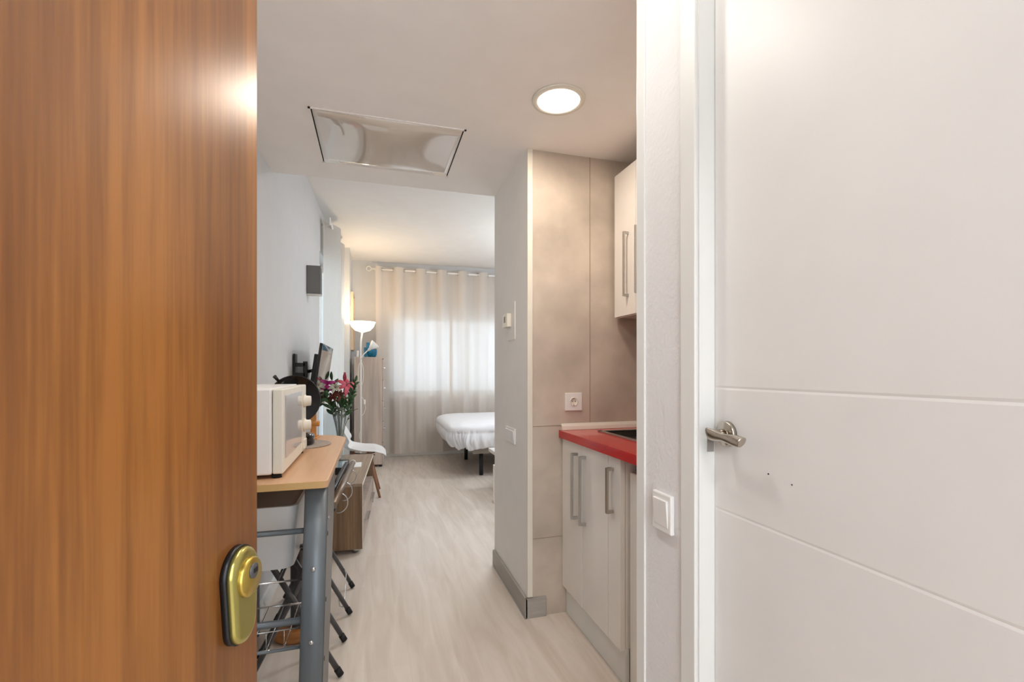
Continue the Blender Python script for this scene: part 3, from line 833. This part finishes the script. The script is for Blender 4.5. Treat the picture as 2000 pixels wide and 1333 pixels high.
# ------------------------------------------------------------ microwave
mw = thing('microwave', 'small white microwave with a glossy grey door window on the beech trolley top', 'microwave', (-0.42, 1.8, TZ))
z0, z1 = TZ + 0.012, 1.145
obj('casing', MB().box((-0.552, 1.560, z0), (-0.300, 2.055, z1)), 'white_plastic', mw, bevel=0.006)
dr = obj('door', MB().box((-0.298, 1.562, z0 + 0.002), (-0.268, 1.935, z1 - 0.002)), 'cream_plastic', mw, bevel=0.004)
obj('door_window', MB().box((-0.2685, 1.592, z0 + 0.045), (-0.2655, 1.925, z1 - 0.022)), 'mw_glass', dr, bevel=0.001, label='glossy grey window')
cp = obj('control_panel', MB().box((-0.298, 1.938, z0 + 0.002), (-0.268, 2.053, z1 - 0.002)), 'cream_plastic', mw, bevel=0.004)
for z in (1.080, 0.985):
    k_ = obj('knob', MB().lathe([(0.026, -0.268), (0.026, -0.262), (0.021, -0.260), (0.019, -0.243), (0, -0.241)], (0, 1.995, z), 32, axis='x'), 'cream_plastic', cp)
obj('opening_button', MB().box((-0.2685, 1.965, 0.895), (-0.262, 2.030, 0.93)), 'cream_plastic', cp, bevel=0.002)
for x in (-0.52, -0.29):
    for y in (1.585, 2.03):
        obj('foot', MB().lathe([(0.015, TZ), (0.013, z0 + 0.001)], (x, y, 0), 16), 'rubber', mw)

# placemat, coffee pot, pan on stand
tag(obj('placemat', MB().lathe([(0, TZ), (0.128, TZ), (0.130, TZ + 0.003), (0.128, TZ + 0.005), (0, TZ + 0.005)], (-0.318, 2.235, 0), 56), 'mat_grey'), 'round grey woven placemat on the beech trolley top', 'placemat')
cb = thing('coffee_pot', 'squat black pot base on the round placemat beside the microwave', 'coffee pot', (-0.325, 2.225, TZ + 0.005))
obj('base', MB().lathe([(0, TZ + 0.005), (0.058, TZ + 0.005), (0.064, TZ + 0.012), (0.064, TZ + 0.045), (0.058, TZ + 0.055), (0, TZ + 0.057)], (-0.318, 2.215, 0), 36), 'black_gloss', cb)
obj('body', MB().lathe([(0.05, TZ + 0.057), (0.052, TZ + 0.10), (0.036, TZ + 0.13), (0.0, TZ + 0.135)], (-0.345, 2.215, 0), 32), 'steel', cb)
ws = thing('wooden_stand', 'small varnished pine stand on the trolley, carrying the black pan', 'stand', (-0.27, 2.42, TZ))
sy = 2.42
def sx(x): return x * 2.42 / 2.15
obj('post', MB().box((sx(-0.262), sy - 0.012, TZ + 0.012), (sx(-0.240), sy + 0.012, 1.045)), 'pine', ws, bevel=0.002)
obj('base', MB().box((-0.320, sy - 0.06, TZ), (-0.262, sy + 0.06, TZ + 0.012)), 'pine', ws, bevel=0.003)
obj('top_bar', MB().box((-0.320, sy - 0.012, 1.034), (-0.262, sy + 0.012, 1.050)), 'pine', ws, bevel=0.002)
obj('cross_peg', MB().tube([(-0.33, sy - 0.004, 0.945), (-0.255, sy - 0.004, 0.945)], 0.014, 14), 'pine', ws)
pn = thing('frying_pan', 'round black pan standing on edge behind the microwave', 'frying pan', (-0.36, 2.30, 1.06))
PC = Vector((-0.352, 2.36, 1.066))
obj('pan_body', MB().lathe([(0.0, 0.0), (0.085, 0.0), (0.108, -0.030), (0.112, -0.030), (0.090, 0.004), (0.0, 0.006)], tuple(PC), 48, axis='y', sx=1.0), 'black_gloss', pn)
obj('handle', MB().tube([(PC.x - 0.065, PC.y - 0.028, PC.z + 0.083), (PC.x - 0.082, PC.y - 0.045, PC.z + 0.108)], [0.006, 0.0085], 12), 'black', pn)

# ------------------------------------------------------------ TV bench
TB = thing('tv_bench', 'low brown oak TV bench with open shelf and drawers along the left wall', 'tv bench', (-0.078, 3.19, 0), R(-3.3))
BD, BL, BH = 0.375, 1.12, 0.462
mb = MB()
mb.box((-BD, 0, 0.035), (0, 0.022, BH - 0.02))
obj('side_panel', mb, 'oak', TB, local=True, bevel=0.001)
obj('side_panel', MB().box((-BD, BL - 0.022, 0.035), (0, BL, BH - 0.02)), 'oak', TB, local=True, bevel=0.001)
obj('top_panel', MB().box((-BD, 0, BH - 0.020), (0, BL, BH)), 'oak_top', TB, local=True, bevel=0.001)
obj('edge_strip', MB().box((0.0002, 0.0, BH - 0.0195), (0.0015, BL, BH - 0.0005)).box((0.0002, 0, 0.036), (0.0015, 0.022, BH - 0.02)), 'cream_plastic', TB, local=True)
obj('shelf', MB().box((-BD, 0.022, 0.25), (-0.004, BL - 0.022, 0.268)).box((-BD, 0.022, 0.035), (-0.004, BL - 0.022, 0.052)), 'grey_oak', TB, local=True)
obj('back_panel', MB().box((-BD, 0.022, 0.052), (-BD + 0.004, BL - 0.022, BH - 0.02)), 'oak', TB, local=True)
for a, b in ((0.024, 0.556), (0.560, BL - 0.024)):
    d = obj('drawer', MB().box((-0.022, a, 0.056), (-0.002, b, 0.248)), 'grey_oak', TB, local=True, bevel=0.001)
    c0 = (a + b) / 2
    obj('drawer_handle', MB().box((-0.002, c0 - 0.10, 0.165), (0.026, c0 + 0.10, 0.170)).box((0.022, c0 - 0.10, 0.150), (0.026, c0 + 0.10, 0.166)), 'wire', d, local=True)
for x in (-BD + 0.05, -0.05):
    for y in (0.06, BL - 0.06):
        obj('foot', MB().lathe([(0.022, 0.0), (0.022, 0.034)], (x, y, 0), 18), 'steel', TB, local=True)

# things on the bench
pp = obj('paper_slip', MB().box((-0.172, 3.74, BH + 0.0002), (-0.100, 3.93, BH + 0.0015)), 'paper')
tag(pp, 'small white slip of paper on the oak TV bench', 'paper')
bxo = thing('media_box', 'flat black media box with a glassy lid on the near part of the TV bench', 'media player', (-0.30, 3.62, BH))
obj('casing', MB().box((-0.40, 3.50, BH + 0.001), (-0.19, 3.82, BH + 0.050)), 'black', bxo, bevel=0.003)
obj('lid', MB().box((-0.395, 3.505, BH + 0.050), (-0.195, 3.74, BH + 0.053)), mat('pale_glass_lid', srgb(150, 168, 172), 0.1, coat=1), bxo)

# vase with lilies
VX, VY = -0.272, 4.06
vz = BH
vs_ = thing('glass_vase', 'tall flared clear glass vase of lilies on the TV bench', 'vase', (VX, VY, vz))
prof = [(0.0, vz + 0.001), (0.040, vz + 0.001), (0.042, vz + 0.01), (0.028, vz + 0.04), (0.026, vz + 0.12), (0.034, vz + 0.24), (0.052, vz + 0.37), (0.064, vz + 0.44),
        (0.061, vz + 0.44), (0.049, vz + 0.37), (0.031, vz + 0.24), (0.022, vz + 0.12), (0.022, vz + 0.05), (0.0, vz + 0.045)]
obj('vase_body', MB().lathe(prof, (VX, VY, 0), 32), 'thin_glass', vs_)
def petal(mb, c, d, L, W, curl, nrm=None):
    L *= 1.35; W *= 1.12
    d = d.normalized(); up = Vector((0, 0, 1)); sd = d.cross(up)
    if sd.length < 0.1: sd = Vector((1, 0, 0))
    if nrm is not None and d.cross(nrm).length > 0.1: sd = d.cross(nrm)
    sd.normalize(); nn = sd.cross(d)
    if nrm is not None and nn.dot(nrm) < 0: nn = -nn
    def fn(u, v):
        wv = W * math.sin(PI * min(1, u * 0.92 + 0.08)) ** 0.7 * (v - 0.5)
        return tuple(c + d * L * u * (1 - 0.25 * curl * u) + nn * (-curl * L * u * u * 0.6 + 0.08 * L * math.sin(PI * u)) + sd * wv)
    mb.grid(fn, 8, 4)
def lily(label, p, face, m, L=0.055, open_=0.75, n=6, curl=0.6):
    r = thing('lily', label, 'flower', (VX, VY, vz + 0.30), 0, 'lilies in the glass vase')
    P = Vector(p); f = Vector(face).normalized()
    base = Vector((VX + random.uniform(-.01, .01), VY + random.uniform(-.01, .01), vz + 0.06))
    mid = Vector((VX + (P.x - VX) * 0.35, VY + (P.y - VY) * 0.35, vz + 0.42))
    obj('stem', MB().tube([base, base.lerp(mid, .6), mid, mid.lerp(P, .6), P], [0.003, 0.003, 0.003, 0.0028, 0.004], 8), 'leaf', r)
    a = f.cross(Vector((0, 0, 1)));
    if a.length < .1: a = Vector((1, 0, 0))
    a.normalize(); b = f.cross(a)
    mb = MB()
    for k in range(n):
        an = 2 * PI * k / n + 0.3
        petal(mb, P, f * (1 - open_) + (a * math.cos(an) + b * math.sin(an)) * open_, L * (1 if k % 2 else 0.9), L * 0.42, curl, f)
    obj('petals', mb, m, r, solid=0.0008)
    mb = MB()
    for k in range(5):
        an = 2 * PI * k / 5
        e = P + f * L * 0.7 + (a * math.cos(an) + b * math.sin(an)) * L * 0.18
        mb.tube([P, P.lerp(e, .6) , e], 0.0008, 6).sphere(e, 0.003, (1, 1.6, 1), 8)
    obj('stamens', mb, 'rust', r)
    return r
lily('magenta lily at the left of the vase, next to the television', (VX - 0.115, VY - 0.02, 1.085), (-0.2, -0.8, 0.35), 'magenta', 0.072)
lily('coral pink open lily at the right top of the bouquet', (VX + 0.050, VY - 0.03, 1.075), (0.25, -0.7, 0.5), 'pink', 0.078, 0.85)
lily('cream half-open lily in the middle of the bouquet', (VX - 0.035, VY - 0.04, 1.055), (-0.05, -0.7, 0.6), 'ivory', 0.055, 0.6)
lily('closed dark pink lily bud standing above the bouquet', (VX + 0.035, VY + 0.0, 1.105), (0.02, -0.1, 1), 'pink', 0.062, 0.10, 6, 0.0)
lily('wilted rust-brown bloom low in the middle of the bouquet', (VX + 0.00, VY - 0.05, 1.000), (0.1, -0.6, 0.5), 'rust', 0.055, 0.75)
lily('wilted rust-brown bloom low at the left of the bouquet', (VX - 0.05, VY - 0.05, 0.985), (-0.3, -0.6, 0.3), 'rust', 0.045, 0.7)
def sprig(label, tip, nleaf, ll, spread=0.6):
    r = thing('leaf_sprig', label, 'foliage', (VX, VY, vz + 0.3), 0, 'green sprigs in the glass vase')
    T = Vector(tip); base = Vector((VX, VY, vz + 0.07)); mid = Vector((VX + (T.x - VX) * 0.3, VY + (T.y - VY) * 0.3, vz + 0.42))
    pts = []
    for k in range(11):
        t = k / 10; pts.append(base * (1 - t) ** 2 + mid * 2 * t * (1 - t) + T * t * t)
    obj('stem', MB().tube(pts, 0.0022, 7), 'stem', r)
    mb = MB()
    nleaf = int(nleaf * 1.8)
    for k in range(nleaf):
        t = 0.5 + 0.5 * k / max(1, nleaf - 1)
        c = base * (1 - t) ** 2 + mid * 2 * t * (1 - t) + T * t * t
        d = (T - mid).normalized(); an = k * 2.4
        d2 = d * (1 - spread) + Vector((math.cos(an), math.sin(an) * 0.6, 0.25)) * spread
        if k == nleaf - 1: d2 = d + Vector((0, 0, .8))
        petal(mb, c, d2, ll * random.uniform(.8, 1.1), ll * 0.42, 0.25, Vector((random.uniform(-.6, .6), -0.8, random.uniform(0, .6))))
    obj('leaves', mb, 'leaf', r, solid=0.0008)
for lb, tp, n, ll in (('leafy sprig leaning left beside the black television', (VX - 0.150, VY, 1.120), 6, 0.055),
                      ('upright leafy sprig between the magenta and pink lilies', (VX - 0.065, VY + 0.02, 1.120), 4, 0.055),
                      ('leafy sprig leaning far right in front of the oak chest', (VX + 0.120, VY - 0.02, 1.110), 9, 0.045),
                      ('leafy sprig low at the right side of the bouquet', (VX + 0.110, VY - 0.06, 1.040), 8, 0.045),
                      ('long leaves drooping low at the left of the bouquet', (VX - 0.115, VY - 0.06, 1.010), 8, 0.060),
                      ('dense leaves crowding the mouth of the vase', (VX + 0.02, VY - 0.06, 0.960), 9, 0.050),
                      ('thin bare twigs arching low to the right of the vase', (VX + 0.140, VY - 0.05, 0.885), 1, 0.02)):
    sprig(lb, tp, n, ll)

# ------------------------------------------------------------ television on its wall arm
tv = thing('television', 'flat black television seen edge-on, tilted down on the left wall', 'television', (-0.40, 3.62, 0.93))
def tv_pt(d, y, z):   # d = out from back face, z from bottom; leans forward
    tl = R(8)
    return (-0.438 + d * math.cos(tl) + z * math.sin(tl), y, 0.935 + z * math.cos(tl) - d * math.sin(tl))
def tvbox(d0, d1, y0, y1, z0, z1):
    mb = MB(); v = [mb.bm.verts.new(tv_pt(d, y, z)) for z in (z0, z1) for d, y in ((d0, y0), (d1, y0), (d1, y1), (d0, y1))]
    for f in ((3, 2, 1, 0), (4, 5, 6, 7), (0, 1, 5, 4), (1, 2, 6, 5), (2, 3, 7, 6), (3, 0, 4, 7)): mb.bm.faces.new([v[i] for i in f])
    return mb
obj('housing', tvbox(0, 0.030, 3.34, 4.02, 0.06, 0.38), 'black', tv, bevel=0.004)
obj('bezel', tvbox(0.030, 0.048, 3.28, 4.08, 0, 0.455), 'black_gloss', tv, bevel=0.003)
obj('screen', tvbox(0.0478, 0.0492, 3.30, 4.06, 0.022, 0.433), 'screen', tv)
tm = thing('tv_bracket', 'black folding steel wall arm behind the television', 'tv bracket', (-0.50, 3.40, 1.12))
obj('wall_plate', MB().box((-0.5135, 3.33, 1.09), (-0.500, 3.42, 1.31)), 'black', tm, bevel=0.002)
obj('arm', MB().box((-0.50, 3.34, 1.225), (-0.440, 3.38, 1.250)).box((-0.50, 3.34, 1.160), (-0.440, 3.38, 1.185)).box((-0.455, 3.34, 1.15), (-0.430, 3.38, 1.26)), 'black', tm, bevel=0.002)
obj('joint', MB().tube([(-0.445, 3.375, 1.19), (-0.415, 3.50, 1.20)], 0.012, 12), 'black', tm)

# speaker box on the left wall
sp = thing('wall_speaker', 'dark grey box speaker high on the left wall near the curtain', 'speaker', (-0.45, 3.95, 1.79))
obj('cabinet', MB().box((-0.504, 3.885, 1.792), (-0.402, 3.985, 2.012)), 'grey_box', sp, bevel=0.003)
obj('grille', MB().box((-0.497, 3.8825, 1.802), (-0.408, 3.8852, 2.004)), 'grey_box', sp)
obj('bottom_edge', MB().box((-0.504, 3.884, 1.788), (-0.401, 3.985, 1.7918)), 'cream_plastic', sp)

# ------------------------------------------------------------ chest of drawers with things on top
ch = thing('chest_of_drawers', 'tall narrow grey oak chest of drawers by the far curtain', 'chest of drawers', (-0.07, 6.3, 0))
obj('body', MB().box((-0.243, 6.02, 0.03), (0.088, 6.50, 1.346)), 'grey_oak', ch, bevel=0.001)
obj('top_panel', MB().box((-0.245, 6.018, 1.346), (0.108, 6.502, 1.366)), 'grey_oak', ch, bevel=0.001)
for k in range(5):
    z = 0.05 + k * 0.258
    d = obj('drawer', MB().box((0.090, 6.022, z), (0.107, 6.498, z + 0.252)), 'grey_oak', ch, bevel=0.001)
    obj('drawer_handle', MB().box((0.107, 6.20, z + 0.150), (0.128, 6.37, z + 0.155)).box((0.125, 6.20, z + 0.140), (0.128, 6.37, z + 0.150)), 'wire', d)
for x in (-0.21, 0.07):
    for y in (6.05, 6.47): obj('foot', MB().lathe([(0.02, 0), (0.02, 0.03)], (x, y, 0), 14), 'black', ch)
od = thing('ornament', 'teal blue glazed ornament on top of the chest of drawers', 'ornament', (-0.05, 6.3, 1.366))
obj('bowl', MB().lathe([(0, 1.367), (0.040, 1.367), (0.058, 1.40), (0.066, 1.455), (0.060, 1.475), (0.05, 1.46), (0, 1.40)], (-0.035, 6.30, 0), 28), 'teal', od)
obj('column', MB().box((-0.106, 6.28, 1.367), (-0.062, 6.325, 1.560)), 'teal', od, bevel=0.003)
obj('block', MB().box((-0.132, 6.27, 1.367), (-0.107, 6.33, 1.495)), 'teal', od, bevel=0.003)
tag(obj('photo_frame', MB().box((-0.222, 6.30, 1.3665), (-0.196, 6.42, 1.455)), 'white_plastic', bevel=0.002), 'small white photo frame standing at the left back of the chest top', 'photo frame')
# picture on the pier, seen nearly edge-on
pc = thing('wall_picture', 'tall wood-framed picture on the pier beside the floor lamp, seen edge-on', 'picture', (-0.29, 6.45, 1.46))
obj('frame', MB().box((-0.2945, 6.25, 1.46), (-0.262, 6.275, 2.20)).box((-0.2945, 6.635, 1.46), (-0.262, 6.66, 2.20)).box((-0.2945, 6.275, 1.46), (-0.262, 6.635, 1.485)).box((-0.2945, 6.275, 2.175), (-0.262, 6.635, 2.20)), 'picture_frame', pc)
obj('canvas', MB().box((-0.294, 6.276, 1.486), (-0.275, 6.634, 2.174)), 'beech', pc)

# ------------------------------------------------------------ floor lamp
fl = thing('floor_lamp', 'white floor lamp with glowing bowl shade and small reading arm', 'floor lamp', (-0.157, 5.78, 0))
obj('base', MB().lathe([(0, 0.0), (0.115, 0.0), (0.12, 0.008), (0.11, 0.02), (0.015, 0.03)], (-0.157, 5.78, 0), 36), 'white_plastic', fl)
obj('pole', MB().tube([(-0.157, 5.78, 0.02), (-0.157, 5.78, 1.55), (-0.139, 5.78, 1.665)], 0.0105, 14), 'white_plastic', fl)
bw = [(0.012, 1.648), (0.03, 1.655), (0.085, 1.672), (0.125, 1.715), (0.148, 1.772), (0.144, 1.772), (0.12, 1.719), (0.08, 1.678), (0.0, 1.665)]
obj('lamp_bowl', MB().lathe(bw, (-0.139, 5.78, 0), 48), 'bowl', fl, label='glowing bowl shade')
rd = obj('reading_arm', MB().tube([(-0.157, 5.77, 1.33), (-0.13, 5.76, 1.385), (-0.09, 5.75, 1.425), (-0.065, 5.74, 1.445)], 0.006, 10), 'white_plastic', fl)
a_ = Vector((-0.075, 5.74, 1.435)); b_ = Vector((0.000, 5.72, 1.508)); ax = (Vector((0.6, -0.25, 0.15))).normalized()
d0 = (Vector((-0.020, 5.73, 1.490)) - a_)
obj('reading_shade', MB().tube([a_, a_ + d0 * 0.5, a_ + d0 * 0.55, a_ + d0 * 1.5], [0.012, 0.020, 0.026, 0.056], 24), 'white_plastic', fl)
mb = MB()
loop = [(-0.157 + 0.03 * math.sin(t_) * (1 if k % 2 else 1), 5.765, 1.16 + 0.14 * math.cos(t_)) for k, t_ in enumerate([2 * PI * i / 24 for i in range(24)])]
mb.tube(loop, 0.003, 6, closed=True)
mb.tube([(-0.157, 5.766, 1.02), (-0.152, 5.766, 0.90), (-0.12, 5.766, 0.84), (-0.105, 5.766, 0.76), (-0.118, 5.766, 0.70), (-0.150, 5.766, 0.66), (-0.160, 5.766, 0.5), (-0.175, 5.766, 0.44), (-0.160, 5.766, 0.36), (-0.17, 5.766, 0.28), (-0.15, 5.766, 0.05)], 0.003, 6)
obj('cord', mb, 'cream_plastic', fl)
obj('inline_switch', MB().box((-0.122, 5.760, 0.80), (-0.105, 5.774, 0.855)), 'white_plastic', fl, bevel=0.003)

# ------------------------------------------------------------ shell chair
cr_ = thing('shell_chair', 'white moulded shell chair with wooden legs by the left curtain', 'chair', (-0.13, 4.72, 0))
prof = [(0.105, 0.392), (0.075, 0.425), (0.0, 0.440), (-0.11, 0.432), (-0.22, 0.438), (-0.280, 0.475), (-0.320, 0.55), (-0.352, 0.65), (-0.382, 0.75), (-0.402, 0.83)]
wid = [0.17, 0.215, 0.235, 0.235, 0.225, 0.218, 0.212, 0.20, 0.17, 0.09]
dish = [0.0, 0.0, 0.012, 0.028, 0.05, 0.085, 0.10, 0.075, 0.045, 0.02]
def shell(u, v):
    t = u * (len(prof) - 1); i = min(int(t), len(prof) - 2); f = t - i
    f = f
    L = lambda a: a[i] * (1 - f) + a[i + 1] * f
    x = prof[i][0] * (1 - f) + prof[i + 1][0] * f; z = prof[i][1] * (1 - f) + prof[i + 1][1] * f
    s = 2 * v - 1; wq = L(wid)
    k = L(dish) * abs(s) ** 2.2
    bk = min(1, max(0, (u - 0.45) / 0.2))
    return (x + k * bk, 4.72 + wq * s, z + k * (1 - bk))
obj('shell', MB().grid(shell, 27, 16), 'chair_white', cr_, solid=0.008, sub=1)
for x, y, fx, fy in ((-0.06, 4.66, 0.046, 4.56), (-0.06, 4.80, 0.046, 4.90), (-0.20, 4.66, -0.27, 4.56), (-0.20, 4.80, -0.27, 4.90)):
    obj('leg', MB().tube([(fx, fy, 0.0), (x, y, 0.425)], [0.011, 0.017], 12), 'walnut', cr_)
obj('under_frame', MB().tube([(0.0, 4.66, 0.39), (-0.20, 4.80, 0.39)], 0.005, 8).tube([(0.0, 4.80, 0.39), (-0.20, 4.66, 0.39)], 0.005, 8), 'black', cr_)

# ------------------------------------------------------------ curtains
def sheet(fn, n, z0, z1, nz=14):
    def g(u, v):
        z = z0 + (z1 - z0) * v
        x, y = fn(u, v)
        return (x, y, z)
    return MB().grid(g, n, nz)
def wave(t, per, ph=0.0):
    s = math.sin(2 * PI * t / per + ph)
    return math.copysign(abs(s) ** 0.75, s)
ROD_Y, ROD_Z = 6.585, 2.577
def far_curtain(label, x0, x1, ph, m='sheer', seed=1, dy=0.0):
    r = thing('curtain', label, 'curtain', ((x0 + x1) / 2, ROD_Y, 0.06), 0, 'beige eyelet curtains at the far window')
    rr = random.Random(seed); js = [rr.uniform(-1, 1) for _ in range(8)]
    def fn(u, v):
        x = x0 + (x1 - x0) * u
        lo = 1 - v
        w_ = wave(x + ph, 0.297) * 0.046 * (1 - 0.35 * lo)
        w_ += lo * (0.014 * math.sin(x * 31 + js[0] * 3) + 0.010 * math.sin(x * 57 + js[1] * 3) + 0.008 * math.sin(x * 13 + lo * 3 + js[2]))
        return (x + lo * 0.012 * math.sin(x * 9 + js[3] * 4), ROD_Y - w_ + dy)
    obj('panel', sheet(fn, 130, 0.058, 2.612), m, r)
    # side hems, doubled cloth
    for a in (0.0, 1.0):
        def hem(u, v, a=a):
            q = a + (0.035 / (x1 - x0)) * (u if a == 0 else -u); x, y = fn(q, v); return (x, y - 0.003)
        obj('hem', sheet(hem, 4, 0.058, 2.612), m, r)
    k = math.ceil((x0 + ph) / 0.1485)
    while k * 0.1485 - ph < x1:
        x = k * 0.1485 - ph; k += 1
        if x < x0 + 0.02 or x > x1 - 0.02: continue
        ring = [(x + 0.004 * math.cos(t), ROD_Y + 0.024 * math.cos(t), ROD_Z - 0.0 + 0.024 * math.sin(t)) for t in [2 * PI * i / 18 for i in range(18)]]
        obj('eyelet', MB().tube(ring, 0.003, 6, closed=True), 'steel', r)
    return r
far_curtain('beige sheer curtain hanging left on the far window, next to the oak chest', 0.010, 1.052, 0.055, seed=3)
far_curtain('beige sheer curtain hanging behind the bed on the far window', 1.035, 2.62, 0.055, seed=5, dy=0.008)
def rod(name, label, p0, p1, fin, brk):
    r = thing(name, label, 'curtain rod', p0)
    obj('pole', MB().tube([p0, p1], 0.0115, 14), 'white_plastic', r)
    for c in fin:
        f = [(c[0] + (0 if fin_ax == 'y' else 0.030 * math.cos(t)), c[1] + (0.030 * math.cos(t) if fin_ax == 'y' else 0), c[2] + 0.030 * math.sin(t)) for t in [2 * PI * i / 22 for i in range(22)]]
        obj('finial', MB().tube(f, 0.005, 8, closed=True), 'white_plastic', r)
    for a, b in brk:
        obj('bracket', MB().tube([a, b], 0.006, 10), 'white_plastic', r)
fin_ax = 'x'
rod('curtain_rod', 'white curtain rod with ring finial across the far window', (-0.045, ROD_Y, ROD_Z), (2.75, ROD_Y, ROD_Z), [(-0.078, ROD_Y, ROD_Z)],
    [((-0.02, ROD_Y, ROD_Z), (-0.02, 6.70, ROD_Z)), ((1.0475, ROD_Y + 0.012, ROD_Z), (1.0475, 6.70, ROD_Z)), ((2.68, ROD_Y, ROD_Z), (2.68, 6.70, ROD_Z))])
# left window curtain
LX, LZR = -0.395, 2.575
lc = thing('curtain', 'greyish sheer curtain on the left wall window beside the grey speaker', 'curtain', (LX, 5.3, 0.06))
def lfn(u, v):
    y = 4.66 + 1.22 * u; lo = 1 - v
    w_ = -math.cos(2 * PI * (y - 4.66) / 0.61) * 0.068
    w_ += lo * (0.012 * math.sin(y * 37) + 0.008 * math.sin(y * 61 + 1))
    return (LX + w_ * (1 - 0.1 * lo), y)
obj('panel', sheet(lfn, 110, 0.06, 2.615), 'sheer_grey', lc)
fin_ax = 'y'
rod('curtain_rod', 'white curtain rod with ring finial over the left window', (LX, 4.62, LZR), (LX, 5.98, LZR), [(LX, 4.585, LZR)],
    [((LX, 4.72, LZR), (wx(4.72), 4.72, LZR)), ((LX, 5.90, LZR), (wx(5.90), 5.90, LZR))])

# ------------------------------------------------------------ bed
bd = thing('bed', 'low bed on black legs in front of the far window', 'bed', (1.9, 5.85, 0))
obj('base', MB().box((1.06, 5.16, 0.255), (3.05, 6.40, 0.335)), 'bedbase', bd, bevel=0.01)
obj('mattress', MB().box((1.00, 5.12, 0.336), (3.02, 6.42, 0.50)), 'white_plastic', bd, bevel=0.04, seg=4)
for x, y in ((1.171, 5.23), (1.18, 6.20), (2.9, 5.23), (2.9, 6.2)):
    obj('leg', MB().lathe([(0.024, 0), (0.024, 0.255)], (x, y, 0), 18), 'black', bd)
def duvet(u, v):
    # u around (foot -> far side -> head -> near side), v from hem to crown
    cx, cy = 1.93, 5.79
    hx, hy = 1.14, 0.71
    a = 2 * PI * u
    ca, sa = math.cos(a), math.sin(a)
    n_ = 0.22
    sqx = math.copysign(abs(ca) ** n_, ca); sqy = math.copysign(abs(sa) ** n_, sa)
    if v < 0.5:
        t = v / 0.5
        k = 0.985 + 0.03 * math.sin(PI * t) ; zz = 0.30 + 0.22 * t
        hem = 0.012 * math.sin(a * 11 + 1) + 0.005 * math.sin(a * 33) + 0.02
        zz += (1 - t) * hem
        wr = (1 - t * 0.6) * (0.012 * math.sin(a * 47 + 2.0 * t) + 0.010 * math.sin(a * 71 - 3 * t) + 0.007 * math.sin(a * 113 + 6 * t))
        if ca < -0.5: k -= 0.055 * (1 - t) * 1.0
        x = cx + (hx * k + wr) * sqx; y = cy + (hy * k + wr) * sqy
        return (x, y, zz)
    t = (v - 0.5) / 0.5
    r_ = math.cos(t * PI / 2) ** 0.25 if t < 1 else 0
    zz = 0.52 + 0.095 * math.sin(t * PI / 2) ** 0.6 + 0.005 * math.sin(a * 9 + t * 11) * (1 - t)
    return (cx + hx * r_ * sqx, cy + hy * r_ * sqy, zz)
obj('duvet', MB().grid(duvet, 360, 26), 'linen', bd, solid=0.006)

# ------------------------------------------------------------ coffee table
ct = thing('coffee_table', 'low white gloss coffee table whose top corner shows past the column', 'table', (1.5, 4.4, 0))
obj('tabletop', MB().box((1.120, 4.14, 0.370), (1.85, 4.66, 0.405)), 'white_gloss', ct, bevel=0.002)
for y in (4.20, 4.55):
    for x in (1.32, 1.75):
        obj('leg', MB().box((x, y, 0.0), (x + 0.05, y + 0.05, 0.370)), 'white_gloss', ct, bevel=0.002)
sd_ = thing('side_stool', 'low white square-legged stool in front of the coffee table, mostly hidden by the column', 'stool', (1.2, 3.98, 0))
for x in (1.03, 1.30):
    for y in (3.84, 4.06):
        if (x, y) == (1.03, 3.84): continue
        obj('leg', MB().box((x, y, 0.0), (x + 0.035, y + 0.05, 0.325)), 'white_gloss', sd_, bevel=0.002)
obj('seat', MB().box((1.115, 3.88, 0.325), (1.335, 4.11, 0.345)), 'white_gloss', sd_, bevel=0.002)
obj('seat_arm', MB().box((1.03, 4.06, 0.325), (1.115, 4.11, 0.345)), 'white_gloss', sd_, bevel=0.002)
